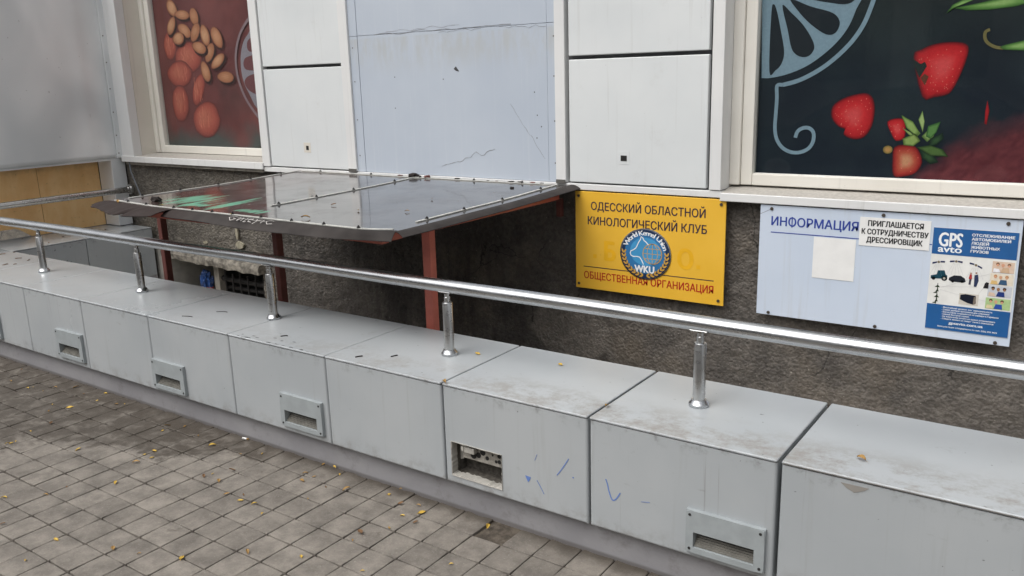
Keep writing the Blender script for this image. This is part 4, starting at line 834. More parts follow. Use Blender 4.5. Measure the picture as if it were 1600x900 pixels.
LABELS = ['corner grey metal box where the row turns towards the kiosk', 'grey metal box with the leftmost post base, cut by the left photo edge',
  'grey metal box with a step light at the left edge of the photo', 'grey metal box under the leftmost steel post, step light at its right end',
  'plain lightless grey metal box with the second steel post from the left', 'grey metal box with a step light at its left end and a glossy wet top',
  'grey metal box with chipped front edge paint and a step light at its right end', 'plain lightless grey metal box directly left of the one with the broken light hole',
  'grey metal box with a broken open light hole and blue pen smears', 'grey metal box with the nearest steel post, louvred light and blue pen tick',
  'large grey metal box at lower right with a torn sticker mark on its front', 'grey metal box continuing past the right edge of the photo', 'far right grey metal box beyond the photo edge']
boxes = []
for i in range(len(BXS)-1):
    li = None; br = False
    # box i spans seam i .. i+1
    key = {2: 2, 3: 3, 5: 5, 6: 7, 9: 9}.get(i)
    if key: li = LIGHTS[key]
    if i == 8: li, br = (-1.904, -1.672, 0.153, 0.291), True
    if i == 0: continue
    x0, x1 = BXS[i]+gp(i)/2, BXS[i+1]-gp(i+1)/2
    if i >= 11: continue
    boxes.append(metal_box(x0, x1, LABELS[i], li, br))
# pen marks and marks on the fronts
def pen(bi, fn):
    q = MB(); fn(q); q.build('pen_mark', INK, boxes[bi])
pen(7, lambda q: q.poly([(-1.572,0.238),(-1.548,0.236),(-1.553,0.224),(-1.560,0.214),(-1.566,0.226)], -0.0012, 0.0006))
pen(7, lambda q: q.stroke(smooth([(-1.523,0.232),(-1.507,0.208),(-1.494,0.186)]), 0.0022, -0.0012)); pen(7, lambda q: q.stroke(smooth([(-1.440,0.272),(-1.425,0.292),(-1.408,0.318),(-1.392,0.345)]), 0.0032, -0.0012))
pen(7, lambda q: q.stroke([(-1.530,0.305),(-1.52,0.33)], 0.0015, -0.0012)); pen(7, lambda q: q.disc(-1.375, 0.28, 0.003, -0.0012, 0.0006, 8))
pen(8, lambda q: q.stroke(smooth([(-1.250,0.308),(-1.243,0.290),(-1.238,0.268),(-1.226,0.240),(-1.212,0.246),(-1.196,0.272)]), 0.0040, -0.0012)); pen(8, lambda q: q.stroke([(-1.12,0.262),(-1.09,0.268)], 0.0015, -0.0012))
q = MB()
q.poly([(-0.515,0.492),(-0.44,0.492),(-0.452,0.482),(-0.478,0.470),(-0.500,0.480)], -0.0010, 0.0006); q.build('sticker_scar', plain('sticker_residue', (140,136,130), 0.8), boxes[9])
q = MB(); q.bbox(-0.674, 0.0, -0.0042, -0.0028, HT-0.006, HT-0.0028, 0.0006); q.build('bright_lid_edge', STEELP, boxes[9])
# chipped paint along one front edge, dark scraps of tape on tops
rr = random.Random(11); PRIM = plain('chipped_primer', (110,112,114), 0.7)
for k in range(26):
    x = rr.uniform(-3.15, -2.62); y = rr.uniform(-0.0035, 0.008) if k < 20 else rr.uniform(0.02, 0.09); s_ = rr.uniform(0.003, 0.011)
    pts = [(x+s_*1.6*math.cos(a)*(0.6+0.5*rr.random()), y+max(0.006, s_*0.5)*math.sin(a)*(0.6+0.5*rr.random())) for a in [2*PI*j/8 for j in range(8)]]
    q = MB(); q.add([(p[0], max(p[1], 0.0015), HT+0.0006) for p in pts], [tuple(range(8))]); q.build('paint_chip', PRIM, boxes[5])
# the return run of boxes towards the wall
for (y0, y1, lb, i) in ((0.522, 1.050, 'return run grey metal box at the inner corner, dark flecks on its side', 0), (1.055, 1.598, 'grey metal box of the return run against the wall, under the corner post', 1)):
    t = thing('metal_box', (-6.53, (y0+y1)/2, HP), lb, 'metal box', 'grey metal boxes of the return run by the kiosk')
    q = MB(); q.bbox(-6.80, -6.262, y0, y1, HT-0.0075, HT, 0.0035, 3); q.build('lid', GREY, t)
    q = MB(); q.bbox(-6.80, -6.264, y0, y1, HP, HT-0.0097, 0.005, 2); q.build('front_panel', GREY, t)
    if i == 0:
        rr = random.Random(9)
        for k in range(16):
            y = rr.uniform(0.62, 1.0); z = rr.uniform(0.28, 0.48); s_ = rr.uniform(0.003, 0.008)
            q = MB(); q.add([(-6.2628, y-s_, z-s_), (-6.2628, y+s_*0.4, z-s_*0.2), (-6.2628, y+s_, z+s_*1.3), (-6.2628, y-s_*0.2, z+s_*0.5)], [(0,1,2,3)]); q.build('dark_fleck', DEBR, t)

# ------------------------------------------------------------------ handrails
RY, RZ, RR = 0.272, 0.8015, 0.0262
hr = thing('handrail', (-2.5, RY, HT), 'long polished stainless steel handrail on short posts running the length of the metal boxes', 'handrail')
q = MB(); q.tube([(-7.0+0.1*k, RY, RZ+0.0012*math.sin(k*0.37)) for k in range(88)], RR, 24); q.build('rail_tube', STEEL, hr, 60)
for x in (-5.333-1.06, -5.335, -4.285, -3.195, -2.118, -1.046, 0.02):
    q = MB(); q.lathe(x, RY, [(0.0205, HT), (0.0205, 0.733), (0.0190, 0.7355)], 28); p = q.build('rail_post', STEELP, hr, 40)
    q = MB(); q.lathe(x, RY, [(0.0335, HT+0.0008), (0.0335, HT+0.010), (0.030, HT+0.013), (0.0255, HT+0.022), (0.0245, HT+0.0235), (0.0210, HT+0.0237)], 28); q.build('base_collar', STEEL, p, 40)
    q = MB(); q.lathe(x, RY, [(0.0125, 0.7358), (0.0125, 0.756), (0.0105, 0.758), (0.0105, 0.771)], 20); q.build('pin', STEEL, p, 40)
    q = MB(); vs = []
    for k in range(2):
        for j in range(9):
            an = -0.75+1.5*j/8; r0 = RR+0.0008+0.0025*k
            vs += [(x-0.03, RY+r0*math.sin(an), RZ-r0*math.cos(an)), (x+0.03, RY+r0*math.sin(an), RZ-r0*math.cos(an))]
    fs = []
    for k in range(2):
        for j in range(8): f = (k*18+2*j, k*18+2*j+1, k*18+2*j+3, k*18+2*j+2); fs.append(f)
    fs += [(0,2,20,18)[:4], (16,17,35,34), (0,1,19,18)]
    q.add(vs, fs); q.build('saddle', STEELP, p, 40)
h2 = thing('handrail', (-6.48, 1.6, 0.81), 'short polished handrail fixed to the wall beside the kiosk corner post', 'handrail')
q = MB(); q.tube([(-6.485, -0.2+0.1*k, 0.808) for k in range(19)], 0.0245, 20); q.build('rail_tube', STEELP, h2, 60)
q = MB(); q.tube([(-6.485, 1.585, 0.808), (-6.485, 1.60, 0.808)], 0.04, 20); q.tube([(-6.485, 1.565, 0.808), (-6.485, 1.584, 0.808)], 0.030, 20); q.build('end_collar', STEELP, h2, 40)
cb = MB(); cb.tube([(-6.46,1.600,1.03),(-6.45,1.598,0.95),(-6.40,1.595,0.86),(-6.36,1.596,0.78),(-6.33,1.600,0.70)], 0.006, 8); tag(cb.build('cable', plain('grey_cable', (110,114,120), 0.5), None, 60), 'thin grey cable hanging down the wall beside the corner post', 'cable')

# ------------------------------------------------------------------ canopy
ca = thing('canopy', (-3.36, 0.9, HT), 'wet dark sheet metal canopy on red posts, sprayed with green paint', 'canopy')
CX0, CX1 = -4.44, -2.335
def cz(x, y):
    t_ = (y-0.19)/(1.585-0.19)
    return 1.012 + 0.026*t_ + 0.004*noise.noise(Vector((x*1.6, y*1.6, 0))) - 0.006*math.sin(PI*min(1, max(0, t_)))
mb = MB(); nxx, nyy = 80, 54; vs = []
def fy(x): return 0.19 + 0.065*max(0, (x+2.55)/0.22)**2 + (0.06*max(0, (-3.95-x)/0.5))
for k in range(nyy+1):
    for i in range(nxx+1):
        x = CX0+(CX1-CX0)*i/nxx; y = fy(x)+(1.585-fy(x))*k/nyy; vs.append((x, y, cz(x, y)))
fs = [(k*(nxx+1)+i, k*(nxx+1)+i+1, (k+1)*(nxx+1)+i+1, (k+1)*(nxx+1)+i) for k in range(nyy) for i in range(nxx)]
o = len(vs); vs += [(v[0], v[1], v[2]-0.002) for v in vs]; fs += [tuple(o+a for a in f[::-1]) for f in fs]
mb.add(vs, fs); mb.build('roof_sheet', CANOPY, ca, 180)
# turned-down sheet edges: front, right and left
def flange(nm, top, out, m, nrows=4):
    q = MB(); vs = []; n = len(top)
    for k in range(nrows+1):
        t_ = k/nrows
        for a, b in zip(top, out): vs.append(tuple(a[j]+(b[j]-a[j])*t_ + (0.006*math.sin(PI*t_) if j == 2 else 0) for j in range(3)))
    fs = [(k*n+i, (k+1)*n+i, (k+1)*n+i+1, k*n+i+1) for k in range(nrows) for i in range(n-1)]
    o = len(vs); vs += [(v[0], v[1]+0.0006, v[2]-0.0025) for v in vs]; fs += [tuple(o+a for a in f[::-1]) for f in fs]
    q.add(vs, fs); return q.build(nm, m, ca, 180)
top, out = [], []
for k in range(97):
    x = -3.80+(CX1-0.01+3.80)*k/96; y = fy(x)-0.0005
    top.append((x, y, cz(x, y)+0.0008)); t_ = min(1, k/40)
    out.append((x+0.004, 0.130+0.075*max(0, (x+2.75)/0.4)+0.004*noise.noise(Vector((x*14, 2, 1))), cz(x, y)-0.026-0.012*t_+0.007*noise.noise(Vector((x*3, 2, 2)))))
flange('front_edge', top, out, FLANGE)
top, out = [], []
for k in range(61):
    x = CX0+(-3.775-CX0)*k/60; y = fy(x)-0.0005
    top.append((x, y, cz(x, y)+0.0008)); t_ = k/60
    yo = 0.15-0.115*min(1, t_/0.6)+0.014*noise.noise(Vector((x*22, 5, 1))) + (0.05 if 0.62 < t_ < 0.68 else 0.0) + (0.03*max(0, t_-0.9)/0.1)
    out.append((x-0.03*(1-t_)+0.008*noise.noise(Vector((x*30, 2, 7))), yo, cz(x, y)-0.014+0.008*noise.noise(Vector((x*9, 2, 2)))-0.010*math.sin(PI*t_)))
flange('torn_edge', top, out, FLANGE)
top, out = [], []
for k in range(41):
    y = fy(CX1)-0.03+(1.60-fy(CX1)+0.03)*k/40
    top.append((CX1+0.0005, y, cz(CX1, max(y, fy(CX1)))+0.0008)); out.append((CX1+0.058, y-0.015*(1-k/40), cz(CX1, max(y, fy(CX1)))-0.016))
flange('side_edge', top, out, FLANGE)
# clamping strips and their bolts
def batten(path, name='clamp_strip'):
    q = MB(); n = len(path); vs, fs = [], []
    for i, p in enumerate(path):
        a, b = Vector(path[max(i-1, 0)]), Vector(path[min(i+1, n-1)]); d = (b-a).normalized(); s_ = Vector((-d.y, d.x, 0)).normalized()*0.0065
        for sg, dz in ((-1,0.0012),(-1,0.0052),(1,0.0052),(1,0.0012)): vs.append(tuple(Vector(p)+s_*sg+Vector((0,0,dz))))
    for i in range(n-1):
        for j in range(4): fs.append((i*4+j, i*4+(j+1) % 4, (i+1)*4+(j+1) % 4, (i+1)*4+j))
    fs += [(3,2,1,0), (n*4-4,n*4-3,n*4-2,n*4-1)]
    q.add(vs, fs); return q.build(name, GALV, ca)
def bolts(pts, st):
    for x, y in pts:
        q = MB(); z = cz(x, y)+0.0053; q.lathe(x, y, [(0.0085, z), (0.0085, z+0.002), (0.0055, z+0.0022), (0.0055, z+0.007), (0.003, z+0.0072), (0.003, z+0.0105)], 8); q.build('bolt', DARKM, st)
def line(x0, y0, x1, y1, n=24): return [(x0+(x1-x0)*k/n, y0+(y1-y0)*k/n) for k in range(n+1)]
P3 = lambda L: [(x, y, cz(x, y)) for x, y in L]
fr = [(x, fy(x)+0.014) for x in [-4.40+(2.035)*k/40 for k in range(41)]]
st = batten(P3(fr)); bolts([fr[k] for k in (3, 7, 12, 15, 18, 21, 25, 29, 33, 37)], st)
st = batten(P3(line(-3.395, 0.48, -3.395, 1.54))); bolts([(-3.395, y) for y in (0.53, 0.78, 1.05, 1.38)], st)
st = batten(P3(line(-2.40, 0.43, -2.40, 1.555))); bolts([(-2.40, y) for y in (0.50, 0.76, 1.06, 1.40)], st)
st = batten(P3(line(-4.405, 0.34, -4.405, 1.53))); bolts([(-4.405, y) for y in (0.42, 0.66, 0.92, 1.16, 1.40)], st)
st = batten(P3(line(-4.38, 1.555, -2.43, 1.555, 30))); bolts([(x, 1.555) for x in (-4.2, -3.75, -3.35, -2.95, -2.62)], st)
# red angle frame and posts
q = MB(); q.box(-4.38, -2.40, 0.215, 0.255, 0.955, 0.985); q.box(-4.38, -4.34, 0.257, 1.58, 0.96, 0.99); q.box(-2.44, -2.40, 0.257, 1.58, 0.96, 0.99); q.box(-3.42, -3.38, 0.257, 1.58, 0.96, 0.99); q.build('angle_frame', RED, ca)
for x, m in ((-2.452, RED), (-3.472, REDD), (-4.475, REDD)):
    q = MB(); wv = 0.023 if m is RED else 0.018; q.bbox(x-wv, x+wv, 0.543, 0.583, -0.36, 0.985, 0.003); q.build('post', m, ca)
q = MB(); q.box(-4.50, -4.381, 0.545, 0.58, 0.955, 0.985); q.build('frame_lug', REDD, ca)
q = MB(); q.bbox(-2.425, -2.395, 1.585, 1.615, 0.865, 0.962, 0.003); q.build('wall_bracket', REDD, ca)
# white scribble on the front edge
q = MB(); tp = []
def scrib(pts, wd=0.0038):
    for a, b in zip(pts, pts[1:]):
        d = Vector((b[0]-a[0], b[1]-a[1])); l = d.length or 1; n = Vector((-d.y, d.x))/l*wd/2
        V4 = []
        for p, s_ in ((a, 1), (b, 1), (b, -1), (a, -1)):
            u, v = p[0]+n.x*s_, p[1]+n.y*s_; x = -3.30+u; y0 = fy(x); V4.append((x, y0-0.006-0.046*(1-v/0.07), cz(x, y0)+0.0025-0.018*(1-v/0.07)+0.006*math.sin(PI*min(1, max(0, v/0.07)))))
        q.add(V4, [(0,1,2,3)])
def U(L): return [(a*0.30, b*0.07) for a, b in L]
scrib(U([(0.16,0.75),(0.06,0.9),(0.0,0.5),(0.08,0.15),(0.17,0.4),(0.10,0.45)])); scrib(U([(0.22,0.85),(0.22,0.2),(0.30,0.8),(0.32,0.2)])); scrib(U([(0.38,0.95),(0.38,0.15),(0.44,0.2)]))
scrib(U([(0.47,0.5),(0.54,0.55),(0.52,0.8),(0.47,0.6),(0.48,0.25),(0.56,0.2)])); scrib(U([(0.60,0.8),(0.66,0.45),(0.72,0.8)])); scrib(U([(0.66,0.45),(0.61,0.05)])); scrib(U([(0.77,0.8),(0.77,0.2)])); scrib(U([(1.0,0.7),(0.90,0.85),(0.86,0.5),(0.92,0.2),(1.02,0.3)]))
scrib(U([(0.20,0.55),(0.85,0.45)]), 0.003)
q.build('scribble', plain('faint_chalk_white', (188,184,180), 0.8), ca)

# ------------------------------------------------------------------ yellow sign
sg = thing('club_sign', (-1.892, 1.60, 0.49), 'yellow rectangular sign with dark and red Cyrillic lettering and a round blue emblem', 'sign')
SY = 1.590
q = MB(); q.bbox(-2.307, -1.478, SY, SY+0.008, 0.489, 1.010, 0.0015); q.build('sign_panel', YELLOW, sg)
q = MB(); q.box(-2.26, -2.20, SY+0.0085, 1.64, 0.52, 0.56); q.box(-1.58, -1.52, SY+0.0085, 1.64, 0.52, 0.56); q.box(-2.26, -2.2, SY+0.0085, 1.64, 0.93, 0.97); q.box(-1.58, -1.52, SY+0.0085, 1.64, 0.93, 0.97); q.build('spacer', DARKM, sg)
def lettering(nm, args, m, parent, y):
    for a in args: q = MB(); text(q, a[0], a[1], a[2], a[3], a[4], y, a[5] if len(a) > 5 else 0); q.build(nm, m, parent)
lettering('lettering', [('ОДЕССКИЙ ОБЛАСТНОЙ', -2.212, -1.579, 0.9155, 0.0405, 0.05), ('КИНОЛОГИЧЕСКИЙ КЛУБ', -2.232, -1.570, 0.8375, 0.0410, 0.05)], NAVY, sg, SY-0.0006)
lettering('lettering', [('ОБЩЕСТВЕННАЯ ОРГАНИЗАЦИЯ', -2.257, -1.529, 0.5445, 0.0375, 0.05)], REDT, sg, SY-0.0006)
q = MB(); q.box(-2.259, -1.529, SY-0.0008, SY-0.0002, 0.6075, 0.6115); q.build('rule', NAVY, sg)
q = MB(); text(q, 'Б', -2.135, -2.065, 0.652, 0.098, SY-0.0005, 0.12); q.build('faded_letter', GHOST, sg)
q = MB(); text(q, 'О', -1.722, -1.635, 0.652, 0.098, SY-0.0005, 0.12)
q.build('faded_letter', GHOST, sg); q = MB(); q.poly([(-2.20,0.66),(-2.18,0.66),(-2.18,0.68),(-2.20,0.68)], SY-0.0006); q.build('faded_letter', GHOST, sg); q = MB(); q.poly([(-1.62,0.66),(-1.60,0.66),(-1.60,0.68),(-1.62,0.68)], SY-0.0006)
q.build('faded_letter', GHOST, sg)
for x, z in ((-2.286,0.986),(-1.502,0.986),(-2.288,0.513),(-1.503,0.513)):
    q = MB(); q.disc(x, z, 0.0075, SY-0.004, 0.0045, 14); q.build('screw', SCREW, sg)
ex, ez = -1.896, 0.709; ER = 0.143
q = MB(); q.m = 0; q.disc(ex, ez, ER, SY-0.0040, 0.0034, 64, ER*0.925); em = q.build('emblem', CHROME, sg)
q = MB(); q.disc(ex, ez, ER*0.95, SY-0.0046, 0.0006, 64, ER*0.925*0.95); q.build('emblem_field', EMB_D, em)
q = MB(); q.disc(ex, ez+0.004, ER*0.80, SY-0.0052, 0.0006, 56, ER*0.925*0.80); q.build('emblem_ring', EMB_M, em)
q = MB(); q.disc(ex+0.002, ez+0.012, ER*0.60, SY-0.0058, 0.0006, 48, ER*0.925*0.55); q.build('emblem_centre', EMB_B, em)
def E(x, y): return (ex+(x-562)/152*ER*0.96, ez+(475+0.121*(x-562)-y)/148*ER*0.925*0.96)
q = MB()
q.stroke([E(*p) for p in [(553,537),(545,516),(530,492),(513,487),(492,487),(476,480),(470,466),(474,452),(490,446),(505,436),(512,424),(522,402),(534,385),(538,368),(548,376),(555,392),(566,400),(583,420)]], 0.0050, SY-0.0066)
# arc lettering
arc = 'World Kennel Union'; vs_w = []
tot = 0; adv = []
for ch in arc:
    wv = 0.30 if ch == ' ' else (lambda v: max(p.x for p in v)-min(p.x for p in v))(text_raw(ch)[0]); adv.append(wv+0.10); tot += wv+0.10
a0_, a1_ = math.radians(158), math.radians(16); s_ = 0
for ch, ad in zip(arc, adv):
    if ch != ' ':
        v, f = text_raw(ch); mid = (s_+ad/2)/tot; an = a0_+(a1_-a0_)*mid; sc_ = 0.028/ cap_h()*0.92; xm = (max(p.x for p in v)+min(p.x for p in v))/2; R0 = ER*0.735
        for bk, (bx0, by0) in enumerate(((-0.0009, 0), (0.0009, 0), (0, 0.0006))):
            pts = []
            for p in v:
                lx, ly = (p.x-xm)*sc_*1.02+bx0, p.y*sc_+by0; rr_ = R0+ly; ta = an-lx/R0
                pts.append((ex+rr_*math.cos(ta), SY-0.0064-0.00005*bk, ez+rr_*math.sin(ta)*0.925))
            q.add(pts, f)
    s_ += ad
A_, B_ = E(497, 575), E(622, 582); text(q, 'WKU', A_[0], B_[0], A_[1]-0.004, 0.037, SY-0.0070, 0.12)
q.build('emblem_lettering', WHITET, em)
q = MB(); gx, gz = E(607, 476); gr_ = 0.052
q.stroke([(gx+gr_*math.cos(2*PI*k/32), gz+gr_*math.sin(2*PI*k/32)) for k in range(33)], 0.004, SY-0.0062)
for fx in (0.0, 0.55, -0.55): q.stroke([(gx+gr_*fx*math.cos(a), gz+gr_*math.sin(a)) for a in [-PI/2+PI*k/14 for k in range(15)]], 0.0026, SY-0.0062)
for fz in (-0.5, 0.0, 0.5): q.stroke([(gx-gr_*math.sqrt(1-fz*fz), gz+gr_*fz), (gx+gr_*math.sqrt(1-fz*fz), gz+gr_*fz)], 0.0026, SY-0.0063)
for k in range(9):
    for sg_ in (1, -1):
        an = -PI/2 + sg_*(0.16+0.185*k); R0 = ER*0.84
        for ro in (0.045, -0.045):
            cx_, cz_ = ex+(R0+ro*ER)*math.cos(an), ez+(R0+ro*ER)*0.925*math.sin(an); dr = an+sg_*PI/2 + (0.5 if ro > 0 else -0.5)*sg_*-1
            q.poly([(cx_+0.0115*math.cos(dr)*math.cos(t_)-0.0045*math.sin(dr)*math.sin(t_), cz_+0.0115*math.sin(dr)*math.cos(t_)+0.0045*math.cos(dr)*math.sin(t_)) for t_ in [2*PI*j/8 for j in range(8)]], SY-0.0062)
q.build('emblem_ornament', GOLD, em)

# ------------------------------------------------------------------ information board with notices
ib = thing('information_board', (-0.787, 1.60, 0.478), 'pale blue information board with blue heading, right of the yellow sign', 'sign')
BY = 1.588
q = MB(); q.bbox(-1.312, -0.262, BY, BY+0.008, 0.478, 0.998, 0.0015); q.build('board_panel', INFO, ib)
q = MB(); q.box(-1.2, -0.35, BY+0.0085, 1.64, 0.55, 0.59); q.box(-1.2, -0.35, BY+0.0085, 1.64, 0.90, 0.94); q.build('batten', DARKM, ib)
q = MB(); text(q, 'ИНООРМАЦИЯ', -1.259, -0.876, 0.906, 0.0395, BY-0.0006, 0.06)      # the third letter gets its own stem below
wd_ = lambda t_: max(p.x for p in text_raw(t_)[0]); lo_ = min(p.x for p in text_raw('И')[0]); tw_ = wd_('ИНООРМАЦИЯ')-lo_
c_a = (wd_('ИНО')-lo_)/tw_; c_w = (wd_('О')-min(p.x for p in text_raw('О')[0]))/tw_; xm_ = -1.259+0.383*(c_a-c_w/2)
q.box(xm_-0.0023, xm_+0.0023, BY-0.0012, BY-0.0007, 0.902, 0.950); q.build('lettering', BLUET, ib)
q = MB(); q.box(-1.259, -0.560, BY-0.0008, BY-0.0002, 0.872, 0.876); q.build('rule', BLUET, ib)
for x, z in ((-1.259,0.982),(-0.778,0.984),(-0.313,0.982),(-1.254,0.490),(-0.779,0.490),(-0.313,0.488)):
    q = MB(); q.disc(x, z, 0.0075, BY-0.004, 0.0045, 14); q.build('screw', SCREW, ib)
q = MB(); q.stroke([(-1.312,0.955),(-1.262,0.98)], 0.0018, BY-0.0007); q.build('scratch', plain('scratch_grey', (130,134,140), 0.7), ib)
qs = MB(); qs.box(-1.063, -0.882, BY-0.0016, BY-0.0009, 0.681, 0.868); tag(qs.build('paper_label', PAPER, None), 'blank white square label stuck on the pale blue board below the heading', 'label')
nb = thing('paper_notice', (-0.731, BY, 0.847), 'white paper notice with three lines of black Cyrillic capitals on the board', 'notice')
q = MB(); q.box(-0.871, -0.590, BY-0.0022, BY-0.0010, 0.847, 0.972); q.build('paper', PAPER, nb)
lettering('lettering', [('ПРИГЛАШАЕТСЯ', -0.838, -0.617, 0.9345, 0.0235, 0.10), ('К СОТРУДНИЧЕСТВУ', -0.862, -0.596, 0.8985, 0.0230, 0.10), ('ДРЕССИРОВЩИК', -0.840, -0.616, 0.8635, 0.0230, 0.10)], BLACKT, nb, BY-0.0028)
po = thing('advert_poster', (-0.424, BY, 0.514), 'blue and white advertising poster with small printed pictures at the right end of the board', 'poster')
px0, px1, pz0, pz1 = -0.580, -0.270, 0.514, 0.949
def pu(u): return px0+(px1-px0)*u
def pz(v): return pz0+(pz1-pz0)*v
q = MB(); q.box(px0, px1, BY-0.0022, BY-0.0010, pz0, pz1); sh = q.build('poster_sheet', PWHITE, po)
q = MB(); q.box(px0+0.001, px1-0.001, BY-0.0027, BY-0.0023, pz(0.743), pz1-0.001); q.build('blue_field', PBLUE, po)
q = MB(); q.box(px0+0.001, px1-0.001, BY-0.0027, BY-0.0023, pz0+0.001, pz(0.252)); q.build('blue_field', PBLUE, po)
tx = [('GPS', pu(0.075), pu(0.365), pz(0.822), pz(0.955)-pz(0.822), 0.07), ('avto', pu(0.075), pu(0.365), pz(0.767), 0.028, 0.09)]
for k_, (wd_, en) in enumerate((('ОТСЛЕЖИВАНИЕ', 0.955), ('АВТОМОБИЛЕЙ', 0.915), ('ЛЮДЕЙ', 0.67), ('ЖИВОТНЫХ', 0.80), ('ГРУЗОВ', 0.675))): tx.append((wd_, pu(0.465), pu(en), pz(0.937-0.0385*k_), 0.0108, 0.12))
tiny = ['- Высочайший уровень конфиденциальности', '- Самая удобная программа для слежения', '- Вся история сохраняется на сервере в Германии', '- Самый быстрый сервис', '- На компьютер ничего не нужно устанавливать', '- Следить можно со смартфонов и планшетов']
for k_, (s1, en) in enumerate(zip(tiny, (0.79, 0.76, 0.87, 0.53, 0.84, 0.82))): tx.append((s1, pu(0.19), pu(en), pz(0.222-0.0225*k_), 0.0062, 0.06))
tx += [('gpsavto.com.ua', pu(0.29), pu(0.70), pz(0.068), 0.0115, 0.10), ('Консультация специалиста по тел. (050) 395 3424', pu(0.16), pu(0.87), pz(0.030), 0.0062, 0.06)]
lettering('lettering', tx, WHITET, po, BY-0.0031)
mb = MB(); yy = BY-0.0030
def pp(L): return [(pu(a), pz(b)) for a, b in L]
def blk(c, L, y=yy): mb.c = lin(c); mb.poly(pp(L), y, 0.0002)
def dsc(c, u, v, r, y=yy): mb.c = lin(c); mb.disc(pu(u), pz(v), r, y, 0.0002, 14)
for u, v, s_ in ((0.10,0.665,0.01),(0.31,0.685,0.0),(0.545,0.665,-0.02)):
    blk((30,36,80), [(u-0.075,v-0.012-s_),(u-0.02,v-0.004-s_*0.3),(u-0.02,v+0.010-s_*0.3),(u-0.075,v+0.004-s_)]); blk((30,36,80), [(u+0.02,v-0.004+s_*0.3),(u+0.075,v-0.010+s_),(u+0.075,v+0.006+s_),(u+0.02,v+0.010+s_*0.3)]); dsc((120,110,90), u, v+0.002, 0.005)
    for k_ in range(5): mb.c = lin((190,192,196)); mb.stroke(pp([(u-0.03+0.015*k_, v-0.02),(u-0.10+0.05*k_, v-0.13)]), 0.0006, yy, 0.0002)
blk((30,70,84), [(0.02,0.50),(0.02,0.53),(0.09,0.545),(0.10,0.585),(0.18,0.59),(0.20,0.55),(0.22,0.54),(0.22,0.51)]); dsc((36,38,42), 0.055, 0.505, 0.0072); dsc((36,38,42), 0.185, 0.512, 0.011); dsc((170,170,160), 0.185, 0.512, 0.005, yy-0.0003)
blk((34,38,46), [(0.24,0.50),(0.245,0.525),(0.30,0.55),(0.38,0.552),(0.43,0.53),(0.445,0.50),(0.42,0.488),(0.27,0.488)]); dsc((20,20,22), 0.29, 0.492, 0.0055); dsc((20,20,22), 0.40, 0.497, 0.0055)
blk((176,60,60), [(0.475,0.53),(0.485,0.575),(0.51,0.575),(0.515,0.53)]); blk((70,66,80), [(0.48,0.475),(0.485,0.53),(0.51,0.53),(0.505,0.475)]); blk((50,60,90), [(0.545,0.46),(0.54,0.57),(0.58,0.58),(0.595,0.52),(0.575,0.46)]); dsc((180,140,120), 0.497, 0.585, 0.0035); dsc((160,124,104), 0.56, 0.592, 0.0035)
blk((40,38,40), [(0.655,0.455),(0.67,0.50),(0.685,0.515),(0.715,0.51),(0.715,0.455)])
for v in range(9): blk((60,74,56), [(0.095+0.03*((v*37) % 5-2)/2, 0.26+0.02*v),(0.125+0.02*((v*23) % 5-2)/2, 0.26+0.02*v),(0.115, 0.285+0.02*v)])
mb.c = lin((70,72,70)); mb.stroke(pp([(0.11,0.255),(0.115,0.46)]), 0.0022, yy, 0.0002)
blk((206,200,190), [(0.385,0.275),(0.385,0.385),(0.615,0.385),(0.615,0.275)]); blk((26,30,44), [(0.395,0.325),(0.40,0.37),(0.46,0.38),(0.58,0.372),(0.59,0.30),(0.56,0.285),(0.49,0.295)], yy-0.0003); blk((120,110,100), [(0.555,0.29),(0.56,0.36),(0.585,0.36),(0.585,0.29)], yy-0.0006)
for k_, (b0, cols) in enumerate(((0.615, [(214,190,170),(120,90,70),(214,160,130),(200,170,140),(232,232,236)]), (0.50, [(224,214,196),(190,140,96),(206,160,130),(60,90,120),(214,180,120)]), (0.385, [(196,200,206),(60,44,40),(150,110,80),(40,60,120),(214,190,170)]), (0.265, [(170,196,140),(90,64,50),(206,160,130),(50,80,160),(214,200,160)]))):
    u0, u1, v0, v1 = 0.735-0.012*k_, 0.985, b0, b0+0.105
    blk(cols[0], [(u0,v0),(u1,v0),(u1,v1),(u0,v1)])
    for j, (du, dv, r) in enumerate(((0.06,0.075,0.0065),(0.12,0.068,0.006),(0.19,0.072,0.0065))): dsc(cols[1] if j != 1 else cols[2], u0+du, v0+dv+0.006, r, yy-0.0003); dsc(cols[2], u0+du, v0+dv-0.004, r*0.75, yy-0.0006)
    blk(cols[3], [(u0+0.10,v0+0.004),(u0+0.20,v0+0.004),(u0+0.19,v0+0.05),(u0+0.12,v0+0.05)], yy-0.0009); blk(cols[4], [(u0+0.01,v0+0.004),(u0+0.095,v0+0.004),(u0+0.08,v0+0.035),(u0+0.02,v0+0.04)], yy-0.0009)
for a, b in (((0.14,0.43),(0.60,0.46)),((0.14,0.40),(0.42,0.36)),((0.60,0.38),(0.73,0.55)),((0.62,0.34),(0.72,0.33)),((0.16,0.42),(0.72,0.60))): mb.c = lin((186,186,188)); mb.stroke(pp([a, b]), 0.0006, yy, 0.0002)
mb.build('printed_pictures', PRINTP, po, None, colors=True)

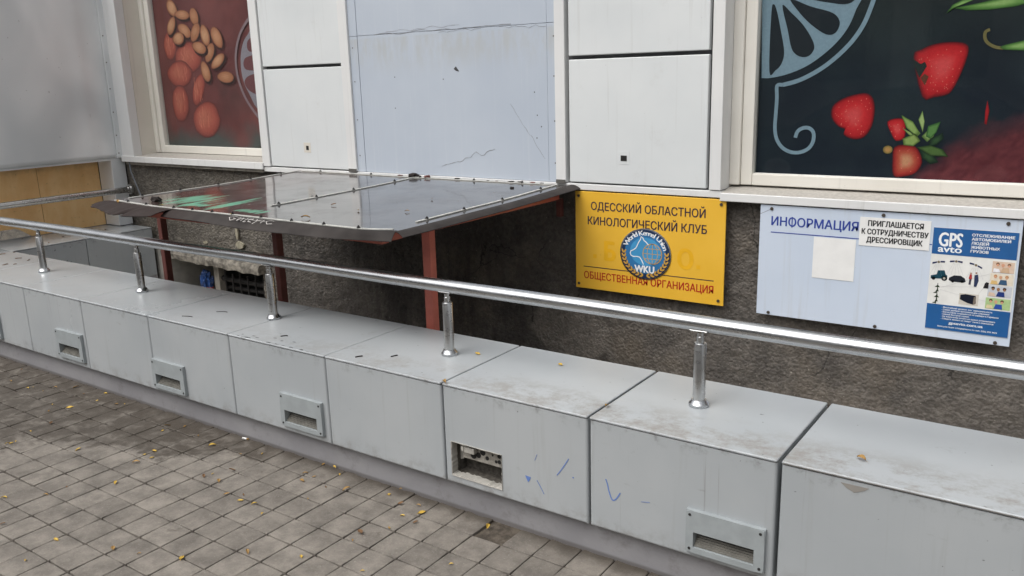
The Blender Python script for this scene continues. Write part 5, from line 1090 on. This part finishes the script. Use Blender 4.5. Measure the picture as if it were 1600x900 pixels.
# ------------------------------------------------------------------ leaves, debris, litter
def leaf_mesh(k):
    rr = random.Random(k); L, W = 0.0125, 0.0052+0.0015*rr.random(); me = bpy.data.meshes.new('fallen_leaf'); vs = []; n = 7
    for i in range(n):
        t_ = i/(n-1); wv = W*math.sin(PI*min(1, t_*0.95+0.03))**0.8; x = -L+2*L*t_; c = 0.004*math.sin(PI*t_)*(1 if k % 2 else 0.2)+0.003*t_*(k % 3)
        vs += [(x, -wv, c+0.0028), (x, 0, c), (x, wv, c+0.0036)]
    fs = []
    for i in range(n-1):
        for j in range(2): fs.append((i*3+j, (i+1)*3+j, (i+1)*3+j+1, i*3+j+1))
    o = len(vs); vs += [(L, 0.0006, 0.0016), (L, -0.0006, 0.0016), (L*1.5, 0.001, 0.001)]; fs.append((o, o+1, o+2))
    me.from_pydata(vs, [], fs); me.materials.append(LEAFM[k % 3]); me.update(); return me
LM = [leaf_mesh(k) for k in range(6)]
rr = random.Random(21)
def leaf(x, y, z, kind=None, sc_=None, label=None, group='fallen leaves on the pavement'):
    k = kind if kind is not None else rr.choice((0, 0, 1, 3, 3, 4, 1, 2))
    o = bpy.data.objects.new('fallen_leaf', LM[k]); C.objects.link(o); o.location = (x, y, z+0.002); s_ = sc_ or rr.choice((0.55, 0.65, 0.8, 0.95, 1.1, 1.3)); o.scale = (s_, s_, s_)
    o.rotation_euler = (rr.uniform(-0.25, 0.25), rr.uniform(-0.2, 0.2), rr.uniform(0, 6.28))
    nmc = ('bright yellow', 'ochre', 'brown')[k % 3]
    return tag(o, label or 'small %s fallen leaf lying on the grey paving blocks' % nmc, 'leaf', (group if label is None else group+' singled out') if label is None else None)
for x, y in LEAVES_DATA:
    if y < 0.03: leaf(x, y, 0.0)
for (x, y, k, s_, lb) in ((-1.925, 0.004, 1, 1.25, 'ochre leaf caught at the top front corner seam left of the broken light box'), (-1.30, 0.10, 1, 1.2, 'ochre leaf lying in the gap between the pen marked boxes'),
                          (-0.49, 0.12, 1, 1.35, 'olive yellow leaf lying on the top of the large box at the lower right'), (-1.66, 0.385, 0, 1.0, 'small yellow leaf on top of the box with the broken light'),
                          (-2.02, 0.33, 0, 1.0, 'small yellow leaf beside the base of the fourth steel post from the left')):
    leaf(x, y, HT+0.001, k, s_, lb)
for (x, y, k, s_, lb) in ((-2.93, 0.29, 1, 1.6, 'orange brown leaf lying on the wet canopy near its front clamp strip'), (-3.10, 0.62, 2, 1.0, 'small brown leaf on the wet canopy left of its middle strip'),
                          (-2.86, 0.55, 4, 1.1, 'tan leaf in the middle of the wet canopy'), (-2.62, 0.62, 1, 0.9, 'ochre leaf on the right half of the wet canopy'), (-2.75, 0.95, 2, 0.9, 'dark brown leaf on the canopy towards the wall'),
                          (-4.30, 0.215, 1, 1.5, 'pinkish tan leaf on the torn left corner of the canopy'), (-3.35, 0.21, 0, 0.8, 'yellow leaf at the canopy front edge near the white scribble'), (-3.95, 0.24, 0, 1.0, 'yellow leaf on the left front edge of the canopy')):
    leaf(x, y, cz(x, y)+0.001, k, s_, lb)
def chunk(x, y, z, r, seed, label, m=DEBR, group=None, flat=0.5):
    bm = bmesh.new(); bmesh.ops.create_icosphere(bm, subdivisions=2, radius=r)
    for v in bm.verts:
        n = v.co.normalized(); v.co = v.co*(1+0.6*noise.noise(n*1.9+Vector((seed*3.1, 0, 0)))); v.co.z *= flat; v.co.x *= 1.5
        v.co += Vector((x, y, z+r*flat*0.7))
    q = MB(); q.bm(bm); return tag(q.build('debris_lump', m, None), label, 'debris', group)
rq = random.Random(2)
chunk(-3.42, 1.568, cz(-3.42,1.568)+0.004, 0.026, 1, 'largest black lump of debris lodged on the back edge of the canopy')
chunk(-3.30, 1.562, cz(-3.3,1.562)+0.004, 0.016, 2, 'reddish lump of debris right of the largest black lump at the back of the canopy', REDD)
for k, x in enumerate((-3.52, -3.08, -2.86, -2.80, -2.70, -2.64, -2.56, -2.50)):
    chunk(x, 1.566, cz(x, 1.566)+0.004, rq.uniform(0.006, 0.013), 5+k, 'small flake of dark debris along the back edge of the canopy', DEBR if k % 3 else REDD, 'debris flakes behind the canopy', 0.35)
chunk(-2.58, 1.40, cz(-2.58, 1.40), 0.010, 31, 'small dark scrap lying on the canopy near the right pier')
chunk(-4.14, 0.335, cz(-4.14, 0.335), 0.024, 33, 'crumpled dark dead leaf clump at the left end of the canopy', DEBR, None, 0.6)
for k, (x, y, lb) in enumerate(((-3.60, 0.08, 'short dark twig on the glossy box top behind the second post'), (-3.52, 0.22, 'thin curved twig on the box top near the third steel post'), (-2.92, 0.10, 'short dark scrap on top of the chipped box'), (-2.42, 0.06, 'dark scrap near the front edge of the plain box right of the chipped one'), (-2.30, 0.14, 'second dark scrap on the plain box, further back from its front edge'))):
    q = MB(); an = 0.4+k*0.2; q.tube([(x+0.03*math.cos(an)*(t_-0.5)*(1 if k > 1 else 2.2), y+0.03*math.sin(an)*(t_-0.5)*(1 if k > 1 else 1.4)+0.006*math.sin(PI*t_), HT+0.0025) for t_ in [j/6 for j in range(7)]], 0.0025 if k > 1 else 0.0014, 6)
    tag(q.build('twig' if k < 2 else 'dark_scrap', DEBR, None), lb, 'twig' if k < 2 else 'debris')
for k in range(22):
    x, y = rq.uniform(-6.7, -5.7), rq.uniform(0.05, 0.5)
    if k > 13: x, y = rq.uniform(-6.72, -6.3), rq.uniform(0.6, 1.4)
    q = MB(); an = rq.uniform(0, 3.1); l = rq.uniform(0.006, 0.02); q.tube([(x-l*math.cos(an), y-l*math.sin(an), HT+0.002), (x, y+0.002, HT+0.003), (x+l*math.cos(an), y+l*math.sin(an), HT+0.002)], 0.0025, 5)
    tag(q.build('leaf_scrap', LEAFM[2], None), 'tiny brown leaf scrap scattered on the far left box tops', 'leaf scrap', 'leaf scraps on the far left boxes')
q = MB(); bx_, by_ = BUTT_DATA; q.tube([(bx_-0.022, by_-0.004, 0.005), (bx_+0.004, by_+0.0006, 0.005)], 0.0042, 12); cg = thing('cigarette_butt', (bx_, by_, 0.0), 'white cigarette butt on the paving beside the plinth', 'cigarette butt')
q.build('paper_tube', PAPER, cg, 40); q = MB(); q.tube([(bx_+0.0042, by_+0.0006, 0.005), (bx_+0.014, by_+0.003, 0.005)], 0.0043, 12); q.build('filter', LEAFM[1], cg, 40)
# crumpled plastic bag in the basement recess
bm = bmesh.new(); bmesh.ops.create_icosphere(bm, subdivisions=4, radius=0.085)
for v in bm.verts:
    n = v.co.normalized(); v.co *= 1+0.5*noise.noise(n*2.6)+0.18*abs(noise.noise(n*7)); v.co.z *= 1.0; v.co.x *= 0.6; v.co.y *= 0.5; v.co += Vector((-5.735, 1.68, 0.10))
q = MB(); q.bm(bm); pb = q.build('plastic_bag', [BAGB, BAGR], None)
for p in pb.data.polygons: p.material_index = 1 if p.center.z < 0.07 and p.center.x > -5.75 else 0
tag(pb, 'crumpled blue and red plastic bag stuffed in the basement recess behind the rail', 'bag')

# ------------------------------------------------------------------ across the street (seen as reflections)
ob_ = thing('street_building', (-4.0, -22.0, -0.15), 'long dark stone building across the street, seen only as a reflection', 'building')
q = MB(); q.box(-45, 40, -30, -22, -0.15, 11)
q.build('facade', plain('dark_facade_stone', (150,146,140), 0.8), ob_)
q = MB()
for fl in range(3):
    for k in range(26): q.box(-43+k*3.2, -41.6+k*3.2, -21.95, -21.9, 1.2+fl*3.4, 3.2+fl*3.4)
q.build('window_row', plain('dark_window_glass', (40,46,52), 0.1, 0, 0.5), ob_)
for k in range(13):
    q = MB(); x = -44+k*6.4; q.box(x, x+0.9, -21.85, -21.4, -0.15, 10.5); q.build('pillar', plain('pale_pillar_stone', (196,192,184), 0.8) if k == 0 else bpy.data.materials['pale_pillar_stone'], ob_)
car = thing('parked_car', (-2.6, -7.4, -0.15), 'dark blue car parked at the kerb behind the viewer, seen only as a reflection', 'car')
CARP = plain('dark_blue_car_paint', (32,40,70), 0.15, 0, 0.6)
prof = [(-2.1,0.30),(-2.12,0.62),(-2.0,0.82),(-1.2,0.95),(-0.55,1.38),(0.1,1.46),(0.9,1.42),(1.55,1.05),(2.05,0.95),(2.15,0.6),(2.1,0.30)]
q = MB(); n = len(prof)
def crx(z): return 0.85 if z < 0.96 else 0.85-0.42*(z-0.96)
vs = [(-2.6+x, -7.4+crx(z), z-0.15) for x, z in prof] + [(-2.6+x, -7.4-crx(z), z-0.15) for x, z in prof]
q.add(vs, [tuple(range(n)), tuple(range(2*n-1, n-1, -1))] + [(i, i+n, (i+1) % n+n, (i+1) % n) for i in range(n)]); q.build('body', CARP, car)
for L in ([(-1.02,0.98),(-0.5,1.34),(0.02,1.40),(0.02,0.98)], [(0.10,0.98),(0.10,1.40),(0.85,1.37),(1.38,1.03)]):
    q = MB(); q.add([(-2.6+x, -7.4+crx(z)+0.006, z-0.15) for x, z in L], [(0,1,2,3)]); q.build('side_window', bpy.data.materials['dark_window_glass'], car)
for x in (-1.35, 1.35):
    for y in (-0.78, 0.78):
        q = MB(); q.tube([(-2.6+x, -7.4+y-0.1, 0.17), (-2.6+x, -7.4+y+0.1, 0.17)], 0.32, 24); wl_ = q.build('wheel', DARK, car, 40)
        q = MB(); sg2 = 1 if y > 0 else -1; q.tube([(-2.6+x, -7.4+y+0.1*sg2, 0.17), (-2.6+x, -7.4+y+0.112*sg2, 0.17)], 0.2, 20); q.build('rim', STEELP, wl_, 40)
